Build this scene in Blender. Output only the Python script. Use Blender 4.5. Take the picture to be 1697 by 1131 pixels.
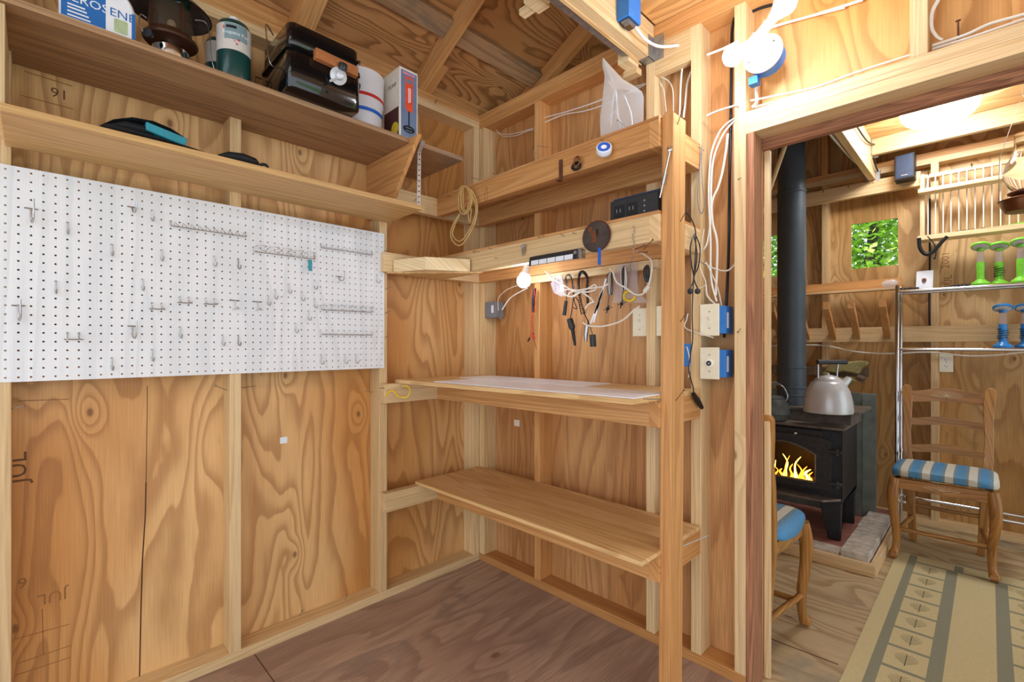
import bpy, bmesh, math, random
from mathutils import Vector, Matrix
random.seed(7)
for o in list(bpy.data.objects): bpy.data.objects.remove(o)
SC = bpy.context.scene
COL = SC.collection
K = 0.0254                                   # all dimensions below are in inches

# ---------------------------------------------------------------- camera
CAMP = (82.2, -72.2, 46.8); FPX = 792.5; S2 = math.sqrt(.5)
cd = bpy.data.cameras.new('camera'); cam = bpy.data.objects.new('camera', cd); COL.objects.link(cam)
cam.location = [c*K for c in CAMP]; cam.rotation_euler = (math.pi/2, 0, math.pi/4)
cd.sensor_width = 36; cd.lens = 36*FPX/1697; cd.shift_y = 6.5/1697; cd.clip_start = .02
SC.camera = cam

# ---------------------------------------------------------------- world, sun, exposure
w = bpy.data.worlds.new('world'); SC.world = w; w.use_nodes = True
bg = w.node_tree.nodes['Background']; bg.inputs[0].default_value = (.84, .92, 1, 1); bg.inputs[1].default_value = 2.1
sd = bpy.data.lights.new('sun', 'SUN'); sd.energy = 7.0; sd.angle = .02; sd.color = (1, .95, .85)
sun = bpy.data.objects.new('sun', sd); COL.objects.link(sun); sun.rotation_euler = (math.radians(20), math.radians(-8), 0)
SC.view_settings.view_transform = 'Standard'; SC.view_settings.look = 'None'
SC.view_settings.exposure = 0.0; SC.view_settings.gamma = 1; SC.view_settings.use_curve_mapping = False
BULB = 165.0                                  # emission of the LED bulbs

# ---------------------------------------------------------------- helpers
def P(px, py, **k):
    """the place on a known plane (x=, y= or z= in inches) that was measured at a photo position"""
    a = (px-848.5)/FPX; b = -(py-572.0)/FPX
    d = (S2*a-S2, S2*a+S2, b)
    for i, n in enumerate('xyz'):
        if n in k:
            t = (k[n]-CAMP[i])/d[i]
            return Vector([CAMP[j]+t*d[j] for j in range(3)])
def lin(h):
    h = h.lstrip('#'); r = []
    for i in (0, 2, 4):
        c = int(h[i:i+2], 16)/255
        r.append(c/12.92 if c <= .04045 else ((c+.055)/1.055)**2.4)
    return (*r, 1)
def smooth(pts, n=6, closed=False):
    pts = [Vector(p) for p in pts]; out = []; m = len(pts)
    if m < 3: return pts
    rng = m if closed else m-1
    for i in range(rng):
        p0 = pts[(i-1) % m] if closed or i > 0 else pts[0]
        p1 = pts[i]; p2 = pts[(i+1) % m]
        p3 = pts[(i+2) % m] if closed or i+2 < m else pts[-1]
        for k in range(n):
            t = k/n
            out.append(.5*((2*p1)+(p2-p0)*t+(2*p0-5*p1+4*p2-p3)*t*t+(3*p1-p0-3*p2+p3)*t**3))
    if not closed: out.append(pts[-1])
    return out
class MB:
    def __init__(s): s.v = []; s.f = []
    def add(s, vs, fs):
        n = len(s.v); s.v += [Vector(v) for v in vs]; s.f += [tuple(i+n for i in f) for f in fs]; return s
    def box(s, lo, hi):
        a, b = lo, hi
        vs = [(x, y, z) for x in (a[0], b[0]) for y in (a[1], b[1]) for z in (a[2], b[2])]
        return s.add(vs, [(0,1,3,2),(4,6,7,5),(0,4,5,1),(2,3,7,6),(0,2,6,4),(1,5,7,3)])
    def hexa(s, vs):       # 4 bottom then 4 top
        return s.add(vs, [(3,2,1,0),(4,5,6,7),(0,1,5,4),(1,2,6,5),(2,3,7,6),(3,0,4,7)])
    def prism(s, poly, d):  # extrude polygon by vector d
        n = len(poly); p = [Vector(q) for q in poly]; d = Vector(d)
        return s.add(p+[q+d for q in p], [tuple(range(n))[::-1], tuple(range(n, 2*n))]+[(i, (i+1) % n, n+(i+1) % n, n+i) for i in range(n)])
    def rbox(s, lo, hi, r, ax=2, seg=4):   # box with rounded vertical corners about axis ax
        u, v = [i for i in range(3) if i != ax]; poly = []
        for cx, cy, a0 in ((hi[u]-r, hi[v]-r, 0), (lo[u]+r, hi[v]-r, 90), (lo[u]+r, lo[v]+r, 180), (hi[u]-r, lo[v]+r, 270)):
            for k in range(seg+1):
                a = math.radians(a0+90*k/seg); q = [0, 0, 0]; q[u] = cx+r*math.cos(a); q[v] = cy+r*math.sin(a); q[ax] = lo[ax]; poly.append(q)
        d = [0, 0, 0]; d[ax] = hi[ax]-lo[ax]
        return s.prism(poly, d)
    def tube(s, pts, r, n=6, closed=False, cap=True, flat=1.0):
        pts = [Vector(p) for p in pts]; m = len(pts); rr = r if isinstance(r, (list, tuple)) else [r]*m
        up = Vector((.13, .31, .94)); base = len(s.v); rings = []
        t0 = None
        for i, p in enumerate(pts):
            a = pts[(i-1) % m] if closed or i > 0 else p
            b = pts[(i+1) % m] if closed or i < m-1 else p
            t = (b-a)
            t = t.normalized() if t.length > 1e-9 else (t0 or Vector((0, 0, 1)))
            if t0 is None:
                x = t.cross(up)
                if x.length < .05: x = t.cross(Vector((1, 0, 0)))
                x.normalize()
            else:
                x = (x - t*x.dot(t)); x = x.normalized() if x.length > 1e-6 else t.orthogonal().normalized()
            t0 = t; y = t.cross(x)
            rings.append([p+rr[i]*(x*math.cos(2*math.pi*k/n)+y*flat*math.sin(2*math.pi*k/n)) for k in range(n)])
        vs = [v for R in rings for v in R]; fs = []
        for i in range(m if closed else m-1):
            for k in range(n):
                a = i*n+k; b = i*n+(k+1) % n; c = ((i+1) % m)*n+(k+1) % n; d = ((i+1) % m)*n+k
                fs.append((a, b, c, d))
        if cap and not closed: fs += [tuple(range(n))[::-1], tuple((m-1)*n+k for k in range(n))]
        return s.add(vs, fs)
    def lathe(s, prof, o, ax=(0, 0, 1), n=24, ref=None, cap=True):
        ax = Vector(ax).normalized(); x = Vector(ref) if ref else ax.orthogonal(); x = (x-ax*x.dot(ax)).normalized(); y = ax.cross(x); o = Vector(o)
        vs = [o+ax*h+r*(x*math.cos(2*math.pi*k/n)+y*math.sin(2*math.pi*k/n)) for r, h in prof for k in range(n)]; m = len(prof)
        fs = [(i*n+k, i*n+(k+1) % n, (i+1)*n+(k+1) % n, (i+1)*n+k) for i in range(m-1) for k in range(n)]
        if cap:
            if prof[0][0] > 1e-4: fs.append(tuple(range(n))[::-1])
            if prof[-1][0] > 1e-4: fs.append(tuple((m-1)*n+k for k in range(n)))
        return s.add(vs, fs)
    def ball(s, o, r, n=12, sc=(1, 1, 1)):
        vs = []; m = n//2
        for i in range(m+1):
            th = math.pi*i/m
            for k in range(n):
                ph = 2*math.pi*k/n; vs.append((o[0]+r*sc[0]*math.sin(th)*math.cos(ph), o[1]+r*sc[1]*math.sin(th)*math.sin(ph), o[2]+r*sc[2]*math.cos(th)))
        return s.add(vs, [(i*n+k, (i+1)*n+k, (i+1)*n+(k+1) % n, i*n+(k+1) % n) for i in range(m) for k in range(n)])
    def xf(s, M, start=0):
        for i in range(start, len(s.v)): s.v[i] = M @ s.v[i]
        return s
    def build(s, name, m, parent=None, sm=False, org=None, bev=0):
        if org is None:
            org = Vector(((min(v.x for v in s.v)+max(v.x for v in s.v))/2, (min(v.y for v in s.v)+max(v.y for v in s.v))/2, min(v.z for v in s.v)))
        org = Vector(org)
        me = bpy.data.meshes.new(name); me.from_pydata([tuple((v-org)*K) for v in s.v], [], s.f)
        bm = bmesh.new(); bm.from_mesh(me)
        bmesh.ops.remove_doubles(bm, verts=bm.verts, dist=1e-6)
        if bev: bmesh.ops.bevel(bm, geom=bm.edges[:], offset=bev*K, segments=1, affect='EDGES', clamp_overlap=True)
        bmesh.ops.recalc_face_normals(bm, faces=bm.faces); bm.to_mesh(me); bm.free()
        if m: me.materials.append(M[m] if isinstance(m, str) else m)
        o = bpy.data.objects.new(name, me); COL.objects.link(o)
        wl = org*K
        if parent:
            o.parent = parent; wl = wl-wloc(parent)
        o.location = wl
        if sm:
            for p in me.polygons: p.use_smooth = True
            try: me.set_sharp_from_angle(angle=math.radians(45))
            except Exception: pass
        return o
def wloc(o):
    l = Vector(o.location)
    while o.parent: o = o.parent; l += Vector(o.location)
    return l
def tag(o, label=None, cat=None, group=None, kind=None):
    if label: o['label'] = label
    if cat: o['category'] = cat
    if group: o['group'] = group
    if kind: o['kind'] = kind
    return o
def thing(name, loc, label, cat, group=None, kind=None):
    o = bpy.data.objects.new(name, None); COL.objects.link(o); o.location = [c*K for c in loc]; o.empty_display_size = .02
    return tag(o, label, cat, group, kind)
def copy_tree(o, parent=None):
    c = o.copy(); COL.objects.link(c)
    if parent: c.parent = parent
    for ch in list(o.children): copy_tree(ch, c)
    return c
def board(name, lo, hi, parent, mat='lumber', bev=.05):
    d = [abs(hi[i]-lo[i]) for i in range(3)]; ax = 'xyz'[d.index(max(d))]
    key = mat+'_'+ax
    return MB().box(lo, hi).build(name, key if key in M else mat, parent, bev=bev)
def text(body, size, o, right, up, m, parent=None, name='lettering', ext=.004, wrap=None):
    cu = bpy.data.curves.new(name, 'FONT'); cu.body = body; cu.size = size; cu.extrude = 0; cu.resolution_u = 2
    t = bpy.data.objects.new(name, cu); COL.objects.link(t); dg = bpy.context.evaluated_depsgraph_get(); dg.update()
    me = bpy.data.meshes.new_from_object(t.evaluated_get(dg)); bpy.data.objects.remove(t)
    r = Vector(right).normalized(); u = Vector(up).normalized(); nrm = r.cross(u)
    b = MB(); o = Vector(o)
    b.v = [wrap(v.co.x, v.co.y) if wrap else o+r*v.co.x+u*v.co.y+nrm*ext for v in me.vertices]; b.f = [tuple(p.vertices) for p in me.polygons]
    bpy.data.meshes.remove(me)
    return b.build(name, m, parent)

# ---------------------------------------------------------------- materials
M = {}
def newmat(n):
    m = bpy.data.materials.new(n); m.use_nodes = True; M[n] = m
    return m, m.node_tree, m.node_tree.nodes['Principled BSDF']
def plain(n, col, rough=.5, metal=0, noise=.12, ns=40, coat=0, alpha=1, trans=0, ior=1.45, bump=0, emit=None, es=0):
    m, t, b = newmat(n); c = lin(col)
    b.inputs['Roughness'].default_value = rough; b.inputs['Metallic'].default_value = metal
    b.inputs['Alpha'].default_value = alpha; b.inputs['Transmission Weight'].default_value = trans; b.inputs['IOR'].default_value = ior
    b.inputs['Coat Weight'].default_value = coat
    tc = t.nodes.new('ShaderNodeTexCoord'); nz = t.nodes.new('ShaderNodeTexNoise'); nz.inputs['Scale'].default_value = ns; nz.inputs['Detail'].default_value = 3
    t.links.new(tc.outputs['Object'], nz.inputs['Vector'])
    mr = t.nodes.new('ShaderNodeMapRange'); mr.inputs[1].default_value = .3; mr.inputs[2].default_value = .7; mr.inputs[3].default_value = 1-noise; mr.inputs[4].default_value = 1+noise
    t.links.new(nz.outputs[0], mr.inputs[0])
    mx = t.nodes.new('ShaderNodeVectorMath'); mx.operation = 'SCALE'; mx.inputs[0].default_value = c[:3]; t.links.new(mr.outputs[0], mx.inputs[3])
    t.links.new(mx.outputs[0], b.inputs['Base Color'])
    if bump:
        bp = t.nodes.new('ShaderNodeBump'); bp.inputs['Strength'].default_value = bump; bp.inputs['Distance'].default_value = .002; t.links.new(nz.outputs[0], bp.inputs['Height']); t.links.new(bp.outputs[0], b.inputs['Normal'])
    if emit:
        b.inputs['Emission Color'].default_value = lin(emit); b.inputs['Emission Strength'].default_value = es
    return m
def wood(n, light, mid, dark, axis, rings=9, su=.55, sv=4.0, knot=2.6, kprob=.55, contrast=.6, patch=.5, fiber=.18, rough=.55, stain=None):
    m, t, b = newmat(n); N = t.nodes.new; L = t.links.new
    def math_(op, a, c=None, d=None):
        q = N('ShaderNodeMath'); q.operation = op
        for i, x in enumerate((a, c, d)):
            if x is None: continue
            if isinstance(x, (int, float)): q.inputs[i].default_value = x
            else: L(x, q.inputs[i])
        return q.outputs[0]
    def mr(v, a, b_, c, d, sm=True):
        q = N('ShaderNodeMapRange'); q.interpolation_type = 'SMOOTHSTEP' if sm else 'LINEAR'
        L(v, q.inputs[0])
        for i, x in enumerate((a, b_, c, d)): q.inputs[i+1].default_value = x
        return q.outputs[0]
    def mix(f, a, c):
        q = N('ShaderNodeMix'); q.data_type = 'RGBA'
        if isinstance(f, (int, float)): q.inputs[0].default_value = f
        else: L(f, q.inputs[0])
        for i, x in ((6, a), (7, c)):
            if isinstance(x, tuple): q.inputs[i].default_value = x
            else: L(x, q.inputs[i])
        return q.outputs[2]
    tc = N('ShaderNodeTexCoord'); sp = N('ShaderNodeSeparateXYZ'); L(tc.outputs['Object'], sp.inputs[0]); oi = N('ShaderNodeObjectInfo')
    ax = 'xyz'.index(axis); oth = [i for i in range(3) if i != ax]
    r1 = math_('MULTIPLY', oi.outputs['Random'], 37.3); r2 = math_('MULTIPLY', oi.outputs['Random'], 91.7)
    u = math_('ADD', sp.outputs[ax], r1)
    v = math_('ADD', math_('ADD', sp.outputs[oth[0]], sp.outputs[oth[1]]), r2)
    def vec(fu, fv):
        c = N('ShaderNodeCombineXYZ'); L(math_('MULTIPLY', u, fu), c.inputs[0]); L(math_('MULTIPLY', v, fv), c.inputs[1]); return c.outputs[0]
    def noise(fu, fv, det=2, dis=0, rgh=.5):
        q = N('ShaderNodeTexNoise'); q.noise_dimensions = '2D'; q.inputs['Scale'].default_value = 1; q.inputs['Detail'].default_value = det
        q.inputs['Distortion'].default_value = dis; q.inputs['Roughness'].default_value = rgh; L(vec(fu, fv), q.inputs['Vector']); return q.outputs[0]
    field = noise(su, sv, 1.5, .35)
    wob = noise(su*7, sv*5, 2)
    field = math_('ADD', field, math_('MULTIPLY', wob, .035))
    core = None
    if knot:
        vo = N('ShaderNodeTexVoronoi'); vo.voronoi_dimensions = '2D'; vo.inputs['Scale'].default_value = 1; L(vec(knot*.8, knot*1.35), vo.inputs['Vector'])
        sc = N('ShaderNodeSeparateColor'); L(vo.outputs['Color'], sc.inputs[0])
        gate = math_('GREATER_THAN', sc.outputs[0], 1-kprob)
        inf = math_('MULTIPLY', mr(vo.outputs['Distance'], 0, .2, 1, 0), gate)
        field = math_('ADD', field, math_('MULTIPLY', inf, .13))
        core = math_('MULTIPLY', mr(vo.outputs['Distance'], .014, .035, 1, 0), gate)
    ph = math_('FRACT', math_('MULTIPLY', field, rings))
    ring = math_('MULTIPLY', mr(ph, .0, .82, 0, 1), mr(ph, .86, 1, 1, 0))       # slow rise, sharp latewood edge
    pat = mr(noise(su*.9, sv*.45, 2), .35, .68, 0, 1)
    fib = noise(6, 260, 2)
    col = mix(math_('MULTIPLY', pat, patch), lin(light), lin(mid))
    col = mix(math_('MULTIPLY', math_('POWER', ring, 2.4), contrast), col, lin(dark))
    if stain:
        st = mr(noise(2.2, 3.1, 4, .6, .6), .55, .72, 0, .75); col = mix(st, col, lin(stain))
    if core is not None: col = mix(math_('MULTIPLY', core, .7), col, lin('#6b4020'))
    fm = mr(fib, .3, .7, 1-fiber, 1+fiber*.6, False)
    q = N('ShaderNodeVectorMath'); q.operation = 'SCALE'; L(col, q.inputs[0]); L(fm, q.inputs[3])
    # slight board to board variation
    vv = mr(oi.outputs['Random'], 0, 1, .88, 1.08, False); q2 = N('ShaderNodeVectorMath'); q2.operation = 'SCALE'; L(q.outputs[0], q2.inputs[0]); L(vv, q2.inputs[3])
    L(q2.outputs[0], b.inputs['Base Color']); b.inputs['Roughness'].default_value = rough
    bp = N('ShaderNodeBump'); bp.inputs['Strength'].default_value = .12; bp.inputs['Distance'].default_value = .001; L(fib, bp.inputs['Height']); L(bp.outputs[0], b.inputs['Normal'])
    return m
for a in 'xyz':
    wood('lumber_'+a, '#e4c798', '#d8b681', '#bd925a', a, rings=12, su=.25, sv=9, knot=1.7, kprob=.2, contrast=.4, patch=.6, fiber=.12)
    wood('fir_'+a, '#d9a468', '#c98d4e', '#a4682f', a, rings=14, su=.25, sv=9, knot=1.7, kprob=.3, contrast=.42, patch=.7, fiber=.14)
    wood('ply_'+a, '#e9bb7e', '#cf914b', '#9a5f28', a, rings=13, su=.75, sv=3.2, knot=2.3, kprob=.45, contrast=.5, patch=1.0, fiber=.09)
    wood('redply_'+a, '#d9a56c', '#c08348', '#8f5628', a, rings=11, su=.5, sv=4.2, knot=2.3, kprob=.4, contrast=.42, patch=.8, fiber=.2)
    wood('roofply_'+a, '#cf9f68', '#b98450', '#7d4f26', a, rings=17, su=1.0, sv=3.2, knot=1.8, kprob=.5, contrast=.7, patch=.7, fiber=.1)
    wood('paleply_'+a, '#e3c08a', '#d3a766', '#b58346', a, rings=12, su=.5, sv=6, knot=0, contrast=.42, patch=.7, fiber=.18)
    wood('greyplank_'+a, '#b8946c', '#a17c57', '#785840', a, rings=12, su=.4, sv=7, knot=1.6, kprob=.4, contrast=.5, patch=.7, fiber=.16, stain='#8b7a66')
    wood('rough_'+a, '#b07a56', '#95603f', '#683d28', a, rings=16, su=.3, sv=12, knot=0, contrast=.5, patch=.7, fiber=.35, rough=.8)
    wood('oak_'+a, '#bd8644', '#a06c2e', '#73481c', a, rings=12, su=.6, sv=10, knot=0, contrast=.5, patch=.6, fiber=.2, rough=.35)
    wood('pine_'+a, '#ecd5a8', '#e2c48e', '#c8a066', a, rings=10, su=.3, sv=9, knot=0, contrast=.35, patch=.5, fiber=.12)
wood('floor_near', '#b59b86', '#9c8070', '#795f52', 'y', rings=7, su=.9, sv=4, knot=1.5, kprob=.4, contrast=.45, patch=.8, fiber=.22, rough=.5, stain='#8d7a70')
wood('floor_far', '#c9b48c', '#bda37a', '#94744e', 'x', rings=10, su=1.2, sv=3.0, knot=1.6, kprob=.4, contrast=.6, patch=.6, fiber=.12, rough=.5, stain='#9a917c')
wood('farply_z', '#e0bc86', '#c4924f', '#97682f', 'z', rings=13, su=.8, sv=3.2, knot=2.2, kprob=.6, contrast=.55, patch=.9, fiber=.14, stain='#a8813f')
wood('pegwhite', '#e9ecef', '#e1e5e8', '#d0d7dc', 'z', rings=7, su=.6, sv=5, knot=0, contrast=.45, patch=.4, fiber=.03, rough=.4)
plain('white_lam', '#e9f0fa', .3, noise=.02); plain('white_plastic', '#ece8da', .35, noise=.03); plain('ivory', '#e9e2c8', .35, noise=.03)
plain('cable', '#e6e2d6', .4, noise=.03); plain('cablegrey', '#cfcac0', .45, noise=.05); plain('black', '#16171a', .45); plain('blackgloss', '#0e0f11', .15, coat=.6, noise=.05)
plain('blackcord', '#1c1d20', .4); plain('steel', '#b9bbbd', .3, 1, .06); plain('galv', '#a9adb0', .45, .9, .18, 60); plain('chrome', '#d2d4d6', .12, 1, .03)
plain('nail', '#8d8a86', .4, .9, .1); plain('rust', '#6b4632', .7, .4, .3); plain('bluebox', '#2f77c4', .45, noise=.06); plain('blue', '#1f5fc0', .4, noise=.05)
plain('greybox', '#7d8084', .5, noise=.06); plain('porcelain', '#f1f1ee', .2, coat=.5, noise=.02); plain('red', '#c8281e', .4); plain('orange', '#e5532e', .45)
plain('copper', '#8a5a3c', .4, .7); plain('twine', '#c9a468', .85, noise=.25, ns=200); plain('teal', '#2f93a5', .5); plain('green', '#7ed63e', .35); plain('lampblue', '#2f86cf', .3)
plain('iron', '#3a3b3d', .55, .2, .2, 60, bump=.2); plain('stoveblack', '#34373b', .5, .3, .15, 30); plain('stovetop', '#756c64', .5, .3, .35, 18); plain('pipe', '#48525a', .5, .1, .08, 12)
plain('castiron', '#5c6260', .5, .3, .2, 40); plain('alum', '#cfd3d6', .3, .2, .08, 14); plain('paver', '#b9b1a4', .9, 0, .28, 22, bump=.8); plain('hearthred', '#a06a5c', .7, 0, .25, 18)
plain('shield', '#7a827a', .5, .3, .25, 10); plain('canvas', '#a39a66', .9, 0, .2, 90, bump=.4); plain('greywood', '#7c6a58', .85, 0, .3, 50); plain('rugcream', '#cdbf90', .95, 0, .10, 220); plain('ruggrey', '#8d8d76', .95, 0, .14, 220)
plain('rugdark', '#5d5844', .95); plain('fabblue', '#4f8fbe', .55, 0, .12, 150); plain('fabgrey', '#6f8c9c', .6, 0, .1, 150); plain('fabcream', '#cfcdbd', .7, 0, .1, 180); plain('stamp', '#95693c', .8, noise=.3, ns=300)
plain('stampdark', '#6b4a2c', .8); plain('crack', '#4a2c14', .9); plain('jugwhite', '#eef0f4', .35, noise=.02); plain('jugblue', '#2f6fb5', .35, noise=.03); plain('palegreen', '#b7c79b', .5); plain('propgreen', '#123f3c', .28, coat=.5, noise=.05)
plain('lanterngreen', '#1f4a3e', .25, coat=.5); plain('lanternbrown', '#4a2c1c', .4, .3); plain('label', '#cfc7bd', .5, noise=.05); plain('labelgrey', '#7d9497', .5, noise=.05); plain('boxwhite', '#e9e1d2', .6, noise=.04); plain('boxtan', '#d9bb8c', .6)
plain('boxblue', '#6d7f9c', .55, noise=.1, ns=12); plain('pink', '#d98aa0', .5); plain('yellow', '#e8c520', .45); plain('maroon', '#4d2320', .5); plain('brownwood', '#a8683a', .55, noise=.2, ns=50)
plain('darkplastic', '#2b2d30', .4); plain('darkblue', '#22344f', .4); plain('bronze', '#7a4a2c', .4, .3); plain('discgrey', '#4d443f', .35, .2, .3, 30)
plain('clear', '#ffffff', .08, trans=1, ior=1.12, noise=0); plain('glass', '#ffffff', .02, trans=1, ior=1.2, noise=0); plain('smokeglass', '#b59a80', .05, trans=.9, ior=1.15, noise=.05)
plain('bucketwhite', '#f0edee', .4, trans=.25, noise=.02); plain('poly', '#e8eef2', .15, noise=.02, alpha=.38); plain('foggy', '#c9c2c8', .3, alpha=.3)
plain('rubber', '#1b1f22', .6, noise=.3, ns=80); plain('flame', '#ff9a2a', .5, emit='#ff8a1c', es=7, noise=0); plain('flamecore', '#ffd76a', .5, emit='#ffc94a', es=12, noise=0); plain('ember', '#7a2408', .8, emit='#ff4a10', es=1.6); plain('log', '#2a1a12', .9)
plain('bulb', '#ffffff', .4, emit='#e9f1ff', es=BULB, noise=0); plain('benchbulb', '#ffffff', .4, emit='#e9f1ff', es=BULB*.36, noise=0); plain('lampdome', '#ffffff', .4, emit='#fbfcff', es=44, noise=0); plain('leaf', '#a6cc55', .5, 0, .5, 6); plain('leafdark', '#5f9440', .5, 0, .5, 6); plain('bark', '#4b4438', .9)
plain('strapmetal', '#b3b0aa', .35, .9); plain('hole', '#1a1410', .9)
M['leaf'].node_tree.nodes['Principled BSDF'].inputs['Transmission Weight'].default_value = .0
# ================================================================ THE SETTING
PLT = 93.8          # underside of the double top plate
# ---- floor
fl = MB().box((-3, -130, -1), (135, -1.5, 0)).build('floor', 'floor_near'); tag(fl, 'worn brown plywood floor of the workshop', 'floor', kind='structure')
for a, b in (((3.5, -51.4), (12, -54.6)), ): pass
def seam(p, q, parent, wd=.12, m='crack'):
    p = Vector((p[0], p[1], .012)); q = Vector((q[0], q[1], .012)); d = (q-p).normalized(); n = Vector((-d.y, d.x, 0))*wd/2
    MB().prism([p+n, q+n, q-n, p-n], (0, 0, .01)).build('seam', m, parent)
seam((3.6, -48.6), (60, -48.6), fl); seam((34, -48.6), (34, -128), fl)
ff = MB().box((-3, -1.5, -1), (145, 96, 0)).build('floor', 'floor_far'); tag(ff, 'pale plywood floor of the stove room', 'floor', kind='structure')
seam((40, 10.2), (66.5, 11.0), ff, .2)
# ---- left wall
wl = MB().box((-.5, -130, 0), (0, 0, 97)).build('wall_left', 'ply_z'); tag(wl, 'orange plywood wall with bare studs behind the pegboard', 'wall', kind='structure')
MB().box((-.5, 0, 0), (0, 96, 97)).build('plywood_sheet', 'ply_z', wl)
for y in (-123.5, -99.5, -75.5, -51.9, -27.6): board('stud', (0, y, 1.5), (3.5, y+1.5, PLT), wl)
board('stud', (0, -5.1, 1.5), (3.5, -3.5, PLT), wl)
board('sill_plate', (0, -130, 0), (3.5, -3.5, 1.5), wl)
board('top_plate', (0, -130, PLT), (3.5, -3.5, PLT+1.5), wl); board('top_plate', (0, -130, PLT+1.5), (3.5, -3.5, PLT+3), wl, 'fir')
# veneer split and mill stamps on the left sheet
cr = [P(244+x, y, x=.02) for x, y in ((0, 640), (0, 680), (-1, 740), (-2, 800), (-3, 850), (-8, 930), (-10, 1000), (-13, 1131))]
cb = MB()
for i in range(len(cr)-1):
    a, b = cr[i], cr[i+1]; wd = .07 if i > 2 else .035
    cb.add([(a.x, a.y-wd, a.z), (a.x, a.y+wd, a.z), (b.x, b.y+wd, b.z), (b.x, b.y-wd, b.z)], [(0, 1, 2, 3)])
cb.build('split', 'crack', wl)
text('JUL', 2.6, P(44, 800, x=.02), (0, 0, 1), (0, -1, 0), 'stampdark', wl)
text('16', 1.7, P(114, 152, x=.02), (0, -1, 0), (0, 0, -1), 'stampdark', wl)
for (a, b) in (((40, 118), (120, 143)), ((35, 158), (122, 181)), ((30, 1100), (118, 1070)), ((25, 1060), (115, 1035)), ((70, 1010), (72, 1085)), ((25, 1120), (117, 1090)), ((30, 665), (115, 662))):
    p, q = P(*a, x=.015), P(*b, x=.015); d = (q-p).normalized(); n = Vector((0, -d.z, d.y))*.05
    MB().add([p+n, q+n, q-n, p-n], [(0, 1, 2, 3)]).build('mill_line', 'stamp', wl)
for px, py, sz in ((80, 700, 1.2), (60, 985, 1.6), (92, 975, 1.8)): pass
text('9', 1.8, P(28, 978, x=.02), (0, 1, 0), (0, 0, 1), 'stamp', wl); text('JUL', 1.9, P(112, 975, x=.02), (0, -1, 0), (0, 0, -1), 'stamp', wl)
# ---- back wall with the doorway
wb = MB().box((0, 0, 0), (59.6, .5, PLT+3)).build('wall_back', 'redply_z'); tag(wb, 'plywood partition wall with bare studs behind the workbench', 'wall', kind='structure')
MB().box((59.6, 0, 78.6), (92.4, .5, PLT+3)).build('plywood_sheet', 'ply_z', wb)
MB().box((92.4, 0, 0), (135, .5, PLT+3)).build('plywood_sheet', 'redply_z', wb)
for x in (3.5, 19.6, 43.6, 50.9): board('stud', (x, -3.5, 1.5), (x+1.5, 0, PLT), wb, 'fir' if x in (19.6,) else 'lumber')
board('stud', (57.1, -3.5, 1.5), (58.6, 0, PLT), wb)
board('trimmer_stud', (58.6, -3.5, 0), (59.65, 0, 75.6), wb, 'rough')
board('trimmer_stud', (92.4, -3.5, 0), (93.9, 0, 75.6), wb, 'rough'); board('stud', (93.9, -3.5, 1.5), (95.4, 0, PLT), wb)
board('sill_plate', (3.5, -3.5, 0), (58.6, 0, 1.5), wb, 'fir')
board('top_plate', (0, -3.5, PLT), (135, 0, PLT+1.5), wb, 'fir'); board('top_plate', (0, -3.5, PLT+1.5), (135, 0, PLT+3), wb, 'fir')
board('header', (58.6, -3.5, 75.6), (93.9, 0, 77.1), wb); board('header', (58.6, -3.5, 77.1), (93.9, 0, 78.6), wb)
board('head_jamb', (59.65, -.2, 74.1), (92.4, .9, 75.6), wb, 'rough'); board('door_stop', (59.65, .6, 0), (60.4, 1.3, 74.1), wb, 'lumber', .03)
board('cripple_stud', (75.9, -3.5, 78.6), (77.4, 0, PLT), wb); board('blocking', (45.1, -3.5, PLT-4.8), (50.9, -2, PLT), wb)
# ---- stove room walls
wf = MB()
F0, F1 = 95.5, 96.0
wins = [(25.5, 35.3, 68.7, 81.9), (53.7, 64.3, 68.8, 81.7)]
xs = [-1, 25.5, 35.3, 53.7, 64.3, 145]
for i in range(5):
    a, b = xs[i], xs[i+1]
    if i in (1, 3):
        z0, z1 = wins[i//2][2:]; wf.box((a, F0, 0), (b, F1, z0)); wf.box((a, F0, z1), (b, F1, 140))
    else: wf.box((a, F0, 0), (b, F1, 140))
wf = wf.build('wall_far', 'farply_z'); tag(wf, 'plywood wall of the stove room with two small window openings', 'wall', kind='structure')
for x in (-.5, 23.3, 47.1, 71.3, 95.3, 119.3): board('stud', (x, 92, 1.5), (x+1.55, F0, PLT), wf)
board('sill_plate', (0, 92, 0), (145, F0, 1.5), wf); board('top_plate', (0, 92, PLT), (145, F0, PLT+1.5), wf); board('top_plate', (0, 92, PLT+1.5), (145, F0, PLT+3), wf, 'fir')
for x in (23.3, 35.3, 39.5, 47.1): board('stud', (x, 92, PLT+3), (x+1.5, F0, 128), wf, 'fir')
for i, (a, b, c, d) in enumerate(wins):
    o = MB().box((a-.02, F0+.3, c-.02), (b+.02, F0+.42, d+.02)).build('window_%d' % (i+1), 'glass'); tag(o, ['small square pane beside the stovepipe', 'small square pane above the coat pegs'][i], 'window', kind='structure')
wr = MB().box((140, .5, 0), (140.5, 28, 140)).box((140, 84, 0), (140.5, 95.5, 140)).box((140, 28, 82), (140.5, 84, 140)).build('wall_right', 'farply_z'); tag(wr, 'unseen plywood side wall of the stove room with an opening added for daylight', 'wall', kind='structure')  # wide opening added in this unseen wall to let daylight into the stove room
text('2001', 2.2, P(1573, 445, y=F0-.02), (0, 0, 1), (-1, 0, 0), 'stamp', wf); text('JUL', 2.2, P(1577, 476, y=F0-.02), (0, 0, 1), (-1, 0, 0), 'stamp', wf)
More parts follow.
